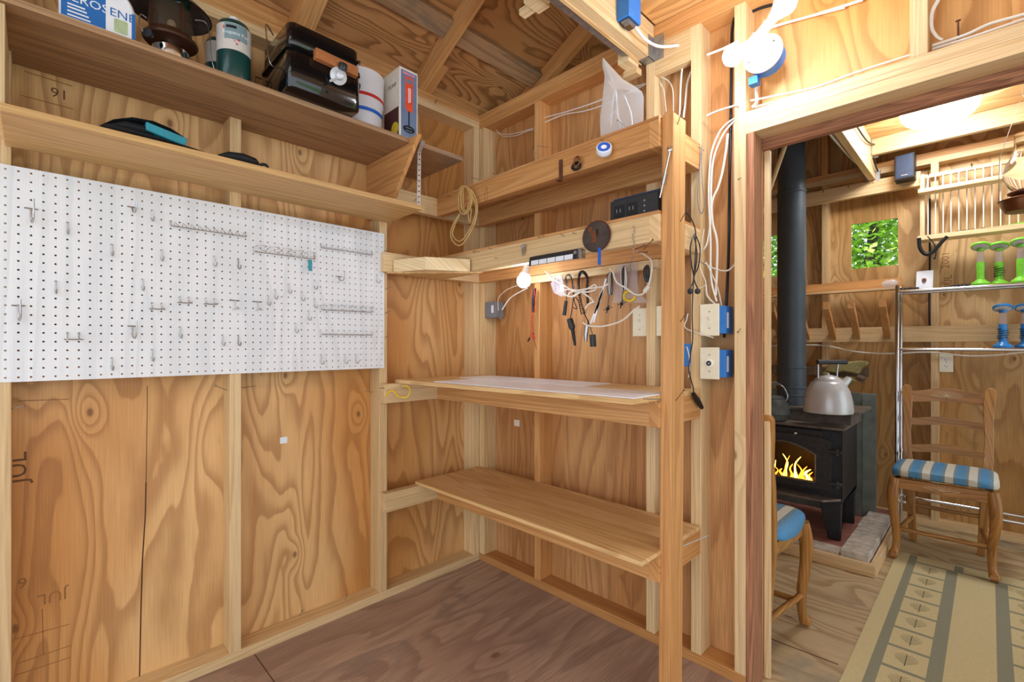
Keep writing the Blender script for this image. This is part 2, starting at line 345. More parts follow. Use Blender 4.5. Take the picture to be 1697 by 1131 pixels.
# ---- roof
SL = .5; TH = math.atan(SL)
def roofz(x): return 97.0+SL*(x-3.5)           # underside of the rafters
rv = 3.5/math.cos(TH)
rf = MB()
for x0, x1, s in ((-10, 68, 1), (68, 150, -1)):
    zz = lambda x: roofz(x if s > 0 else 136-x)+rv
    rf.hexa([(x0, -132, zz(x0)), (x1, -132, zz(x1)), (x1, 100, zz(x1)), (x0, 100, zz(x0)), (x0, -132, zz(x0)+.5), (x1, -132, zz(x1)+.5), (x1, 100, zz(x1)+.5), (x0, 100, zz(x0)+.5)])
rf = rf.build('ceiling', 'roofply_y'); tag(rf, 'dark-grained plywood roof sheathing over open rafters', 'ceiling', kind='structure')
def sloped(name, x0, x1, y0, y1, off, th, mat, parent):
    """board lying in the roof slope between plan x0..x1, underside off inches above the rafter underside"""
    ln = (x1-x0)/math.cos(TH)
    o = MB().box((0, 0, 0), (ln, y1-y0, th)).build(name, mat, None, org=(0, 0, 0), bev=.05)
    o.parent = parent; o.rotation_euler = (0, -TH, 0); o.location = Vector((x0*K, y0*K, (roofz(x0)+off/math.cos(TH))*K))-wloc(parent); return o
for y in (-115, -91, -67, -43, -19, 5, 29, 53, 77): sloped('rafter', 0, 68, y, y+1.5, 0, 3.5, 'fir_x', rf)
for y in (-67, -43, -19): sloped('rafter_block', 1.5, 9 if y > -40 else 10, y+1.5, y+3.0, -.0, 2.6, 'fir_x', rf)
for y in (-113.5, -89.5, -65.5, -41.5, -17.5, 6.5, 30.5, 54.5):
    o = sloped('roof_blocking', 11.2, 14.4, y, y+22.5, 2.0, 1.5, 'greyplank_y', rf)
for y in (-113.5, -89.5, -65.5, -41.5, -17.5): board('eave_block', (.2, y, 96.8), (1.7, y+22.5, 100.1), rf, 'fir')
# ---- loft joist, ceiling sheet over the right hand half
jo = board('loft_joist', (43.5, -130, 91.3), (45.0, -3.6, 96.8), None); tag(jo, 'pale loft joist carried by a galvanized hanger', 'joist', kind='structure')
MB().box((43.0, -128, 91.15), (43.5, -4.2, 92.6)).build('plywood_strip', 'paleply_y', jo); MB().box((41.9, -128, 91.3), (43.0, -8, 91.42)).build('flashing', 'galv', jo)
MB().box((41.0, -7.6, 90.6), (42.9, -4.6, 92.2)).build('block', 'pine_y', jo); MB().box((40.6, -5.4, 89.6), (43.0, -3.9, 90.6)).build('block', 'lumber_x', jo); MB().box((38.2, -26, 92.4), (40.2, -23, 93.6)).build('block', 'pine_x', jo)
MB().box((36.0, -24.6, 92.6), (43.4, -23.4, 93.4)).build('block', 'pine_x', jo)
h = MB().box((43.35, -5.4, 91.15), (45.15, -3.55, 91.27)).box((45.02, -5.4, 91.15), (45.14, -3.55, 94.6)).box((45.02, -3.66, 91.15), (46.6, -3.54, 94.9)).box((43.3, -5.4, 91.15), (43.42, -3.55, 93)).build('joist_hanger', 'galv', jo)
lc = MB().box((45.2, -130, 96.85), (135, 0, 97.4)).build('ceiling', 'ply_x'); tag(lc, 'plywood loft floor seen from below above the doorway', 'ceiling', kind='structure')
# stove room loft: joists along x with the ceiling on top, carried by a deep beam
bm_ = board('loft_beam', (58.5, .5, 92), (60.0, 92, 101.3), None); tag(bm_, 'deep pale loft beam beside the stovepipe opening', 'beam', kind='structure')
for y in (12.5, 36.5, 60.5, 84.5): board('joist', (60.0, y, 97), (140, y+1.5, 101.3), bm_)
MB().box((60.0, 86.1, 96.6), (61.2, 86.25, 101)).box((60.0, 83.0, 96.8), (60.12, 84.4, 101)).build('joist_hanger', 'galv', bm_)
MB().box((57.8, 90.4, 91.6), (58.45, 91.9, 94.5)).box((60.05, 90.4, 91.6), (61.0, 91.9, 94.6)).build('joist_hanger', 'galv', bm_)
c2 = MB().box((60, .5, 101.35), (140, 95.5, 101.9)).build('ceiling', 'ply_x'); tag(c2, 'plywood loft floor above the stove room', 'ceiling', kind='structure')
tb = board('trim_1', (20, 90.5, 88.2), (69.4, 92, 92.0), None); tag(tb, 'long rail of bare lumber with small hooks across the stove room wall', 'trim', kind='structure')
# ================================================================ LIGHTS THE PLACE HAS
def bulb(o, d, name, label, group=None, R=1.22, parent=None, m='bulb'):
    """LED bulb whose globe is centred on o, neck pointing along d to its socket"""
    o = Vector(o); d = Vector(d).normalized()
    prof = [(.0, -R)]+[(R*math.sin(a), -R*math.cos(a)) for a in [math.pi*k/10 for k in range(1, 8)]]+[(.78, 1.25)]
    t = thing(name, o, label, 'light bulb', group)
    MB().lathe(prof, o, d, 20, cap=False).build('globe', m, t, True)
    MB().lathe([(.78, 1.25), (.62, 2.0), (.52, 2.3), (.5, 2.75)], o, d, 18).build('neck', 'porcelain', t, True)
    return t
# door fixture: round blue box, porcelain lampholder, twin socket adapter
fx = P(1264, 89, y=-5.6)
t = thing('lampholder', (fx.x, -3.5, fx.z-2.4), 'white porcelain lampholder on a blue box with a forked twin socket', 'light fixture')
MB().lathe([(2.15, 0), (2.15, 2.0)], (fx.x, -3.5, fx.z), (0, -1, 0), 28).build('outlet_box', 'bluebox', t, True)
MB().box((fx.x-2.0, -4.8, fx.z-3.0), (fx.x-.9, -3.6, fx.z-2.0)).build('box_clamp', 'bluebox', t)
MB().lathe([(2.35, 0), (2.4, .25), (2.2, .6), (1.5, .75), (1.0, .9), (.95, 1.5)], (fx.x, -5.45, fx.z), (0, -1, 0), 32).build('holder_plate', 'porcelain', t, True)
e0 = Vector((fx.x, -6.9, fx.z)); B1 = P(1215, 92, y=-11.6); B2 = P(1301, 6, y=-11.8)
hub = e0+Vector((0, -1.9, .1))
MB().tube([e0, hub], .72, 14).tube([hub, hub+(B1-hub)*.42], .62, 14).tube([hub, hub+(B2-hub)*.5], .62, 14).ball(hub, .78).build('twin_socket', 'white_plastic', t, True)
MB().tube([hub+Vector((.6, -.4, .4)), hub+Vector((.7, -.5, -2.2))], .03, 5).ball(hub+Vector((.7, -.5, -2.3)), .09, 8).build('pull_chain', 'nail', t)
MB().tube([hub+Vector((.1, -.6, .2)), hub+Vector((.15, -.7, -2.6))], .03, 5).ball(hub+Vector((.15, -.7, -2.7)), .09, 8).build('pull_chain', 'nail', t)
for dx in (-1.5, 1.5): MB().lathe([(.16, 0), (.16, .06)], (fx.x+dx, -6.15, fx.z+dx*.5), (0, -1, 0), 10).build('screw', 'nail', t)
bulb(B1, hub-B1, 'light_bulb', 'glowing white bulb pointing sideways from the forked socket over the doorway stud')
bulb(B2, hub-B2, 'light_bulb', 'glowing white bulb pointing upward from the forked socket over the doorway')
# bench lamp
bb = P(868, 466, y=-11)
t = thing('lampholder', (bb.x+.6, -11, 63), 'white porcelain keyless lampholder screwed under the middle shelf of the bench', 'light fixture')
MB().lathe([(2.1, 0), (2.15, .3), (1.5, .7), (.85, 1.0), (.8, 2.2)], (bb.x+1.0, -10.6, 63.22), (-.12, -.05, -1), 28).build('holder', 'porcelain', t, True)
bulb(bb, Vector((bb.x+1.0, -10.6, 63.2))-bb, 'light_bulb', 'glowing white bulb hanging under the bench shelf beside the lamp bar', m='benchbulb')
# round ceiling lamp in the stove room
lx, ly = 74.1, 71.0
t = thing('ceiling_lamp', (lx, ly, 101.3), 'round glowing ceiling lamp with swirled glass in the stove room', 'lamp')
MB().lathe([(7.1, 0), (7.1, -1.0), (6.9, -1.3)], (lx, ly, 101.35), (0, 0, 1), 36).build('lamp_base', 'porcelain', t, True)
pr = [(6.8, -1.3)]
for k in range(1, 13):
    a = math.pi/2*k/12; pr.append((6.8*math.cos(a)**.55+ (.07 if k % 2 else -.05), -1.3-3.4*math.sin(a)))
pr[-1] = (.01, -4.7)
MB().lathe(pr, (lx, ly, 101.35), (0, 0, 1), 36).build('lamp_dome', 'lampdome', t, True)
# ================================================================ LEFT WALL: SHELVES, PEGBOARD AND WHAT THEY HOLD
t = thing('wall_shelf', (7, -50, 69.3), 'two long plywood shelves on a slanted divider above the pegboard', 'shelf')
MB().box((.05, -125, 80.25), (14.4, -17.0, 81.0)).build('upper_shelf', 'greyplank_y', t, bev=.04)
MB().box((3.5, -74.5, 69.3), (15.3, -26.3, 70.05)).build('lower_shelf', 'paleply_y', t, bev=.04)
MB().prism([(.1, -28.4, 70.05), (7.6, -28.4, 70.05), (17.0, -28.4, 80.9), (14.45, -28.4, 80.9), (14.45, -28.4, 80.2), (.1, -28.4, 80.2)], (0, .7, 0)).build('divider_panel', 'fir_x', t, bev=.03)
MB().box((.05, -75.0, 70.05), (14.0, -74.2, 80.2)).build('end_panel', 'pine_z', t, bev=.03)
st = MB().hexa([(14.5, -27.0, 70.05), (14.56, -27.0, 70.05), (14.56, -26.3, 70.05), (14.5, -26.3, 70.05), (14.5, -26.85, 79.2), (14.56, -26.85, 79.2), (14.56, -26.15, 79.2), (14.5, -26.15, 79.2)])
st.hexa([(14.5, -26.85, 79.2), (14.56, -26.85, 79.2), (14.56, -26.15, 79.2), (14.5, -26.15, 79.2), (15.3, -26.6, 80.9), (15.36, -26.6, 80.9), (15.36, -25.9, 80.9), (15.3, -25.9, 80.9)])
st = st.build('metal_strap', 'strapmetal', t)
for k in range(10): MB().lathe([(.13, 0), (.13, .02)], (14.57, -26.65+.016*k, 70.7+.9*k), (1, 0, 0), 10).build('strap_hole', 'hole', st)
MB().box((14.5, -75.6, 66), (14.56, -74.9, 97)).build('metal_strap', 'strapmetal', t)
# ---- pegboard
PY0, PY1 = P(8.8, 277, x=3.75).y, P(632.6, 390, x=3.75).y
pit = (PY1-PY0)/46; PZ1 = 66.65; PZ0 = PZ1-23*pit
pb = MB(); R = .115; X0, X1 = 3.52, 3.75
oc = [(math.cos(math.pi*k/4), math.sin(math.pi*k/4)) for k in range(8)]
sq = [(1, 0), (1, 1), (0, 1), (-1, 1), (-1, 0), (-1, -1), (0, -1), (1, -1)]
for i in range(-1, 47):
    for j in range(24):
        cy = PY0+i*pit; cz = PZ0+j*pit; h = pit/2
        vs = [(X1, cy+a*h, cz+b*h) for a, b in sq]+[(X1, cy+R*a, cz+R*b) for a, b in oc]+[(X0, cy+R*a, cz+R*b) for a, b in oc]
        pb.add(vs, [(k, (k+1) % 8, 8+(k+1) % 8, 8+k) for k in range(8)]+[(8+k, 8+(k+1) % 8, 16+(k+1) % 8, 16+k) for k in range(8)])
ya, yb, za, zb = PY0-1.5*pit, PY0+46.5*pit, PZ0-.5*pit, PZ1+.5*pit
pb.add([(X1, ya, za), (X1, yb, za), (X1, yb, zb), (X1, ya, zb), (X0, ya, za), (X0, yb, za), (X0, yb, zb), (X0, ya, zb)], [(0, 1, 5, 4), (1, 2, 6, 5), (2, 3, 7, 6), (3, 0, 4, 7)])
pb = pb.build('pegboard', 'pegwhite'); tag(pb, 'white perforated pegboard nailed to the studs under the long shelves', 'pegboard')
def c5(x, y): return P(x/2.976, 260+y/2.976, x=3.8)
def c6(x, y): return P(380+x/2.977, 260+y/2.977, x=3.8)
def snap(p): return Vector((3.75, PY0+round((p.y-PY0)/pit)*pit, PZ0+round((p.z-PZ0)/pit)*pit))
# single J hooks
G = 'single wire hooks in the pegboard'
hk = None
for f, pts in ((c5, [(335, 318), (553, 428), (798, 458), (1058, 488), (1175, 503), (275, 603), (703, 598), (885, 833), (1097, 873), (1172, 873), (750, 943), (547, 983), (752, 262)]),
               (c6, [(418, 608), (725, 583), (290, 628), (222, 653), (188, 683), (355, 663), (418, 698), (385, 758), (320, 818), (40, 873), (447, 973), (562, 968), (615, 968), (40, 503)])):
    for q in pts:
        p = snap(f(*q))
        if hk is None:
            b = MB().tube(smooth([p+Vector(d) for d in ((-.12, 0, 0), (.12, 0, 0), (.16, 0, -.3), (.16, 0, -1.2), (.5, .03, -1.5), (1.0, .06, -1.45), (1.25, .08, -1.0))], 4), .07, 6)
            hk = b.build('pegboard_hook', 'steel', org=p); o = hk
        else:
            o = hk.copy(); COL.objects.link(o); o.location = p*K
        tag(o, 'small steel J hook pushed into the white pegboard', 'hook', G)
# long shelf-type hooks with cross bars
def ybar(p, yw, up, out, name, label, group=None):
    b = MB().tube([p+Vector((.15, -yw, 0)), p+Vector((.15, yw, 0))], .07, 6)
    b.tube(smooth([p+Vector((.15, 0, 0)), p+Vector((.3, 0, -.9*up)), p+Vector((.6, .05, -1.9*up)), p+Vector((out, .2, -1.6*up)), p+Vector((out+.4, .2, .6))], 4), .09, 6)
    b.tube([p+Vector((-.1, -yw, 0)), p+Vector((.15, -yw, 0))], .06, 5).tube([p+Vector((-.1, yw, 0)), p+Vector((.15, yw, 0))], .06, 5)
    tag(b.build(name, 'steel', org=p), label, 'hook', group)
ybar(snap(c5(125, 240)), .55, .9, 2.6, 'cross_hook', 'heavy steel crossbar hook with long upturned arm', 'heavy crossbar hooks on the pegboard')
ybar(snap(c5(120, 725)), .55, .9, 2.6, 'cross_hook', 'heavy steel crossbar hook with long upturned arm', 'heavy crossbar hooks on the pegboard')
ybar(snap(c5(630, 240)), .5, .4, 1.4, 'cross_hook', 'small blue-tipped crossbar hook near the top edge of the pegboard')
ybar(snap(c5(628, 825)), .5, .8, 1.6, 'cross_hook', 'steel crossbar hook with a triangular wire arm on the pegboard')
ybar(snap(c6(545, 585)), .5, .4, 1.6, 'cross_hook', 'thin crossbar hook with forked wire arms on the pegboard')
# two-prong bars
for k, (f, a) in enumerate(((c5, (330, 860)), (c5, (748, 718)), (c5, (887, 688)), (c5, (1015, 692)))):
    p = snap(f(*a)); q = p+Vector((0, pit, 0))
    b = MB()
    for s in (p, q): b.tube(smooth([s+Vector(d) for d in ((-.12, 0, 0), (.1, 0, .1), (.2, 0, -.3), (.35, 0, -.75))], 3), .065, 6)
    b.tube([p+Vector((.35, -.3, -.75)), q+Vector((.35, .4, -.75))], .06, 6); b.tube([p+Vector((.35, 0, -.75)), p+Vector((1.9, -.1, -.65))], .06, 6); b.tube([q+Vector((.35, 0, -.75)), q+Vector((1.9, .1, -.65))], .06, 6)
    tag(b.build('pliers_hook', 'steel', org=p), 'two-prong wire tool holder with straight arms on the pegboard', 'hook', 'two-prong holders on the pegboard')
for f, a in ((c5, (1135, 700)), (c6, (115, 705))):
    p = snap(f(*a)); b = MB()
    b.tube([p+Vector((.15, -.1, 0)), p+Vector((.15, 1.2, 0))], .07, 6).tube([p+Vector((.3, .6, 0)), p+Vector((.35, .6, -1.3))], .07, 6).tube([p+Vector((.35, .3, -1.3)), p+Vector((1.6, .9, -1.3))], .06, 6)
    b.tube([p+Vector((-.1, 0, 0)), p+Vector((.2, 0, 0))], .06, 5).tube([p+Vector((-.1, 1.1, 0)), p+Vector((.2, 1.1, 0))], .06, 5).tube([p+Vector((.2, 0, .1)), p+Vector((1.5, -.3, .1))], .05, 5)
    tag(b.build('bracket_hook', 'steel', org=p), 'T-shaped wire bracket on the pegboard', 'hook', 'T-shaped brackets on the pegboard')
# long racks
def rack(a, b_, f, kind, label):
    p, q = snap(f(*a)), snap(f(*b_)); q.z = p.z; n = max(2, int(round((q.y-p.y)/(1.9 if kind == 'ring' else .95)))); t = thing('tool_rack', p, label, 'rack')
    off = Vector((.35, 0, -.7))
    MB().tube([p+off, q+off], .06, 6).tube(smooth([p+Vector((-.1, 0, 0)), p+Vector((.12, 0, 0)), p+Vector((.2, 0, -.6)), p+off], 3), .06, 6).tube(smooth([q+Vector((-.1, 0, 0)), q+Vector((.12, 0, 0)), q+Vector((.2, 0, -.6)), q+off], 3), .06, 6).build('bar', 'steel', t)
    for k in range(n):
        c = p+off+Vector((0, (k+.5)*(q.y-p.y)/n, 0)); w = (q.y-p.y)/n
        if kind == 'ring': pts = [c+Vector(d) for d in ((0, -.4*w, 0), (1.1, -.4*w, .1), (1.3, 0, .1), (1.1, .3*w, .1), (0, .3*w, 0))]; pts2 = [v+Vector((.0, 0, .75)) for v in pts]
        elif kind == 'zig': pts = [c+Vector(d) for d in ((0, -.5*w, 0), (.8, -.1*w, .15), (.9, 0, .2), (.8, .1*w, .15), (0, .5*w, 0))]; pts2 = None
        else: pts = [c+Vector(d) for d in ((0, -.3*w, 0), (.9, -.3*w, -.1), (1.1, -.25*w, .35), (.9, .3*w, -.1), (0, .3*w, 0))]; pts2 = None
        b = MB().tube(pts, .05, 5)
        if pts2: b.tube(pts2, .05, 5).tube([pts[1], pts2[1]], .05, 5).tube([pts[3], pts2[3]], .05, 5)
        b.build('loop', 'steel', t)
    return t
rack((845, 315), (1213, 375), c5, 'loop', 'long wire rack of bent loops near the top of the pegboard')
tr = rack((120, 445), (420, 480), c6, 'ring', 'wire rack of square rings with a small blue tag')
rack((447, 430), (700, 470), c6, 'zig', 'zigzag wire rack near the upper corner of the pegboard')
rack((447, 735), (700, 755), c6, 'ring', 'wire rack of square rings without a tag above a zigzag rack')
rack((447, 850), (697, 860), c6, 'zig', 'zigzag wire rack low on the pegboard below the ring rack')
p = c6(385, 540); MB().rbox((4.9, p.y-.3, p.z-.9), (5.0, p.y+.3, p.z+.9), .15, 0).build('tag', 'teal', tr)
# ---- nails standing out of the bare wood
G = 'nails driven into the studs'
nl = None
def nail(p, d, ln, label, group, m='nail', r=.05):
    p = Vector(p); d = Vector(d).normalized()
    b = MB().tube([p-d*.4, p+d*ln], r, 6).lathe([(r*2.4, 0), (r*2.4, .05)], p+d*ln, d, 10)
    tag(b.build('nail', m, org=p), label, 'nail', group)
L1 = 'bright nail standing out sideways from a bare stud under the pegboard'
for q, xx, d in (((3, 683), 3.0, (.3, .95, .3)), ((378, 648), 2.0, (.15, -.95, .5)), ((400, 643), 2.0, (.25, .95, .1)), ((615, 650), 1.6, (.5, -.8, .2))): nail(P(*q, x=xx), d, 1.9, L1, G)
for q in ((498, 1018), (573, 992)): nail(P(*q, x=2.6), (.4, .2, .9), .7, 'short nail standing up from the sill plate under the plywood wall', 'nails in the sill plate')
for q in ((636, 418), (638, 480), (638, 520), (638, 560)): nail(P(*q, x=3.5), (.6, .75, .45), 1.1, 'nail poking out of the stud at the edge of the pegboard', 'nails beside the pegboard')
nail(P(718, 174, x=3.4), (.2, .5, .8), 1.2, 'nail bent upward from the top plate above the long shelf', None); nail((6.5, -17.6, 81.0), (-.2, .5, .85), 1.8, 'nail standing on the bare end of the upper long shelf', None)
nail(P(686, 333, x=5), (.2, .75, .7), 1.4, 'nail beside the perforated strap above the bench ledger', None)
t = tag(MB().box((.03, *[P(464, 736, x=.03).y, P(464, 736, x=.03).z]), (.06, P(476, 724, x=.03).y, P(476, 724, x=.03).z)).build('paper_sticker', 'white_lam'), 'small white paper sticker on the plywood wall', 'sticker')

# ---- kerosene jug
t = thing('kerosene_jug', (11, -67.1, 81), 'white jug with blue label lettered KEROSENE on the upper shelf', 'jug')
body = [(-70.3, 81), (-64.0, 81), (-64.0, 84.6), (-64.35, 85.6), (-65.6, 87.2), (-66.4, 88.6), (-66.4, 89.6), (-68.0, 89.6), (-68.0, 88.6), (-69.6, 87.2), (-70.3, 85.8)]
MB().prism([(8.8, y, z) for y, z in body], (4.5, 0, 0)).build('body', 'jugwhite', t, bev=.25)
MB().lathe([(.95, 0), (.95, 1.0)], (11, -67.2, 89.6), (0, 0, 1), 20).build('cap', 'jugblue', t, True)
MB().rbox((13.3, -70.2, 81.15), (13.34, -66.6, 87), .2, 0).build('label_panel', 'jugblue', t); MB().box((13.3, -66.6, 81.15), (13.33, -64.35, 85.0)).build('label_panel', 'jugwhite', t)
MB().box((13.3, -64.35, 81.15), (13.34, -64.02, 84.4)).build('label_edge', 'jugblue', t); MB().box((13.335, -70.2, 81.2), (13.345, -66.5, 81.55)).build('label_edge', 'jugwhite', t)
MB().rbox((13.33, -65.9, 81.7), (13.35, -64.7, 83.2), .15, 0).build('emblem', 'palegreen', t)
text('KEROS', 1.28, (13.35, -70.25, 83.35), (0, 1, 0), (0, 0, 1), 'jugwhite', t); text('ENE', 1.28, (13.35, -66.3, 83.35), (0, 1, 0), (0, 0, 1), 'jugblue', t)
for k, z in enumerate((82.85, 82.5, 82.1, 81.7)): MB().box((13.345, -69.7, z), (13.35, -68.3+.15*k, z+.16)).build('small_print', 'jugwhite', t)
# ---- mantle lantern
lx, ly = 10.4, -60.2
t = thing('camp_lantern', (lx, ly, 81), 'mantle lantern with green hood and clear globe on the upper shelf', 'lantern')
MB().lathe([(1.7, 0), (1.9, .3), (1.9, 2.2), (1.2, 2.7), (1.0, 3.2)], (lx, ly, 81), n=28).build('fuel_tank', 'chrome', t, True)
MB().lathe([(1.0, 3.0), (2.75, 3.1), (2.9, 3.3), (2.8, 3.55), (2.3, 3.75), (2.2, 4.2)], (lx, ly, 81), n=28).build('collar', 'lanternbrown', t, True)
MB().lathe([(2.15, 3.9), (2.3, 5.2), (2.25, 7.3)], (lx, ly, 81), n=28, cap=False).build('globe', 'smokeglass', t, True)
for a in (20, 110, 200, 290): MB().box((lx+2.3*math.cos(math.radians(a))-.14, ly+2.3*math.sin(math.radians(a))-.14, 84.8), (lx+2.3*math.cos(math.radians(a))+.14, ly+2.3*math.sin(math.radians(a))+.14, 88.7)).build('frame_post', 'lanternbrown', t)
MB().lathe([(4.35, 6.9), (4.3, 7.0), (3.4, 7.9), (2.2, 8.6), (2.0, 9.8), (1.0, 10.2)], (lx, ly, 81), n=36, cap=False).build('hood', 'lanterngreen', t, True)
MB().lathe([(4.2, 6.9), (3.3, 7.8), (2.0, 8.4)], (lx, ly, 81), n=36, cap=False).build('hood_lining', 'discgrey', t, True)
MB().ball((lx+.4, ly, 86.2), .55, 10, (.8, .8, 1.1)).build('mantle', 'fabcream', t, True)
MB().lathe([(.45, 0), (.5, .15), (.5, .5)], (lx+1.9, ly-2.3, 83.3), (.7, -.7, 0), 16).build('valve_knob', 'darkplastic', t, True)
MB().tube(smooth([(lx+.2, ly+2.5, 88.2), (lx+.3, ly+3.6, 88.4), (lx+.4, ly+4.1, 87), (lx+.4, ly+4.3, 84), (lx+.3, ly+4.9, 82)], 5), .06, 6).build('bail', 'steel', t)
MB().tube(smooth([(lx+1.6, ly-2.6, 85.3), (lx+1.7, ly-3.2, 85.4), (lx+1.7, ly-3.3, 84.3), (lx+1.7, ly-2.9, 83.4)], 5), .06, 6).build('bail', 'steel', t)
# ---- propane canisters
def wrapc(cx, cy, r, a0, z0, s=1):
    return lambda u, v: Vector((cx+r*math.cos(a0+u/r), cy+r*math.sin(a0+u/r), z0+v))
def canister(cx, cy, label, front=True, h=8.0, r=1.98):
    t = thing('propane_canister', (cx, cy, 81), label, 'canister', None)
    MB().lathe([(1.5, 0), (r-.1, .15), (r, .6), (r, h-.9), (r-.25, h-.35), (.7, h-.05)], (cx, cy, 81), n=32).build('cylinder', 'propgreen', t, True)
    MB().lathe([(.75, 0), (.75, .35), (.55, .8), (.3, .85)], (cx, cy, 81+h-.1), n=18).build('cap', 'porcelain', t, True)
    MB().lathe([(r+.015, 3.6), (r+.015, h-1.0)], (cx, cy, 81), n=32, cap=False).build('paper_label', 'label', t, True)
    return t
cx, cy = 11.9, -53.6
t = canister(cx, cy, 'dark green canister with a grey label lettered Propane Fuel and white cap')
a0 = math.atan2(CAMP[1]-cy, CAMP[0]-cx)
b = MB()
for k in range(10):
    a, c = a0-.55+.14*k, a0-.55+.14*(k+1); rr = 2.005
    b.add([(cx+rr*math.cos(a), cy+rr*math.sin(a), 85.9), (cx+rr*math.cos(c), cy+rr*math.sin(c), 85.9), (cx+rr*math.cos(c), cy+rr*math.sin(c), 87.95), (cx+rr*math.cos(a), cy+rr*math.sin(a), 87.95)], [(0, 1, 2, 3)])
b.build('label_band', 'labelgrey', t)
text('Propane Fuel', .62, (0, 0, 0), (1, 0, 0), (0, 0, 1), 'white_lam', t, wrap=wrapc(cx, cy, 2.02, a0-.68, 86.55))
b = MB()
for k in range(6):
    a, c = a0-.45+.1*k, a0-.45+.1*(k+1); rr = 2.02
    b.add([(cx+rr*math.cos(a), cy+rr*math.sin(a), 87.3), (cx+rr*math.cos(c), cy+rr*math.sin(c), 87.3), (cx+rr*math.cos(c), cy+rr*math.sin(c), 87.65), (cx+rr*math.cos(a), cy+rr*math.sin(a), 87.65)], [(0, 1, 2, 3)])
b.build('label_bar', 'black', t)
w_ = wrapc(cx, cy, 2.02, a0-.68, 87.25); MB().add([w_(0, 0), w_(.34, 0), w_(.17, .4)], [(0, 1, 2)]).build('label_flame', 'orange', t)
for du, dv, sz in ((.75, -1.35, .14), (.95, -1.7, .2), (1.15, -1.15, .22), (.6, -1.1, .12)): w_ = wrapc(cx, cy, 2.02, a0-.4+.05*du, 87.0); MB().add([w_(du, dv), w_(du+sz, dv), w_(du+sz, dv+sz), w_(du, dv+sz)], [(0, 1, 2, 3)]).build('label_mark', 'red', t)
canister(7.7, -54.2, 'second fuel canister half hidden behind the green propane canister', h=7.4, r=1.75)
# ---- portable camp grill
t = thing('camp_grill', (11.5, -43.4, 81), 'black portable gas grill with wooden handle and silver regulator', 'grill')
MB().rbox((6.2, -48.6, 81), (17.0, -38.2, 86.4), 1.0).build('base_pan', 'blackgloss', t, True, bev=.35)
MB().rbox((6.4, -48.4, 86.5), (16.8, -38.4, 89.9), 1.0).build('lid', 'blackgloss', t, True, bev=.5)
MB().rbox((6.1, -48.7, 86.25), (17.15, -38.1, 86.6), 1.05).build('rim', 'blackgloss', t, True)
MB().hexa([(17.0, -45.3, 85.6), (18.0, -45.3, 85.6), (18.0, -39.2, 85.4), (17.0, -39.2, 85.4), (17.0, -45.3, 87.0), (18.0, -45.3, 87.0), (18.0, -39.2, 86.8), (17.0, -39.2, 86.8)]).build('handle', 'brownwood', t, bev=.08)
rg = MB().lathe([(.35, 0), (.55, .3), (.9, .5), (1.15, .6), (1.15, .75), (.6, .95), (.5, 1.5), (.3, 1.6)], (17.1, -42.0, 84.6), (.9, -.1, -.25), 24).build('regulator', 'alum', t, True)
MB().tube([(18.0, -42.1, 84.2), (18.2, -42.9, 83.4), (18.3, -43.5, 83.0)], .16, 8).build('nozzle', 'alum', rg)
MB().lathe([(.55, 0), (.6, .2), (.6, .8), (.5, .95)], (18.1, -41.7, 85.2), (.25, .05, 1), 20).build('knob', 'darkplastic', rg, True)
MB().tube(smooth([(14.2, -48.7, 84.4), (14.6, -49.3, 83.9), (15.0, -50.2, 84.2), (14.2, -50.3, 87.4), (13.0, -50.0, 90.2), (11.5, -48.6, 90.0)], 6), .09, 6).build('wire_leg', 'steel', t)
MB().tube(smooth([(7.0, -48.7, 85.6), (7.4, -49.6, 85.4), (7.8, -49.8, 84.6), (7.8, -49.6, 81.3)], 6), .09, 6).build('wire_leg', 'steel', t)
MB().lathe([(.22, 0), (.22, .03)], (17.01, -43.4, 82.0), (1, 0, 0), 12).build('vent_hole', 'hole', t)
MB().box((16.0, -38.45, 88.2), (16.5, -38.1, 88.7)).build('latch', 'steel', t); MB().lathe([(.5, 0), (.55, .4)], (15.4, -38.2, 85.4), (0, 1, 0), 16).build('side_knob', 'darkplastic', t)
# ---- white pail
t = thing('plastic_pail', (8.4, -34.1, 81), 'translucent white pail with blue and red stripes behind the grill', 'pail')
MB().lathe([(.01, .05), (3.3, .05), (3.45, .3), (3.65, 4.0), (3.85, 5.2), (3.9, 9.6), (3.98, 9.8), (3.8, 9.85), (3.75, 5.3), (3.4, .4)], (8.4, -34.1, 81), n=40, cap=False).build('body', 'bucketwhite', t, True)
MB().lathe([(3.68, 3.2), (3.72, 3.75)], (8.4, -34.1, 81), n=40, cap=False).build('stripe', 'blue', t, True); MB().lathe([(3.9, 5.5), (3.92, 6.0)], (8.4, -34.1, 81), n=40, cap=False).build('stripe', 'red', t, True)
# ---- boxed hand tool
t = thing('carton', (11.4, -28.2, 81), 'tall carton printed with a red and black hand tool', 'box')
bx0, bx1, by0, by1, bz = 8.9, 13.9, -29.9, -26.4, 92.5
MB().box((bx0, by0, 81), (bx1, by1, bz)).build('carton_body', 'boxwhite', t, bev=.04)
xx = bx1+.02
MB().box((bx1, by0+.25, 81.25), (xx, by1-.2, bz-.35)).build('front_panel', 'boxblue', t)
yc = (by0+by1)/2
MB().prism([(xx, yc-.72, 86.2), (xx, yc-.2, 85.5), (xx, yc+.75, 85.6), (xx, yc+.78, 89.9), (xx, yc+.78, 91.3), (xx, yc-.72, 91.3)], (.015, 0, 0)).build('print_tool_body', 'orange', t)
MB().rbox((xx, yc-.5, 90.2), (xx+.02, yc+.55, 90.95), .3, 0).build('print_tool_grip', 'boxblue', t)
MB().box((xx, yc-.12, 83.2), (xx+.015, yc+.14, 85.6)).build('print_tool_shaft', 'black', t)
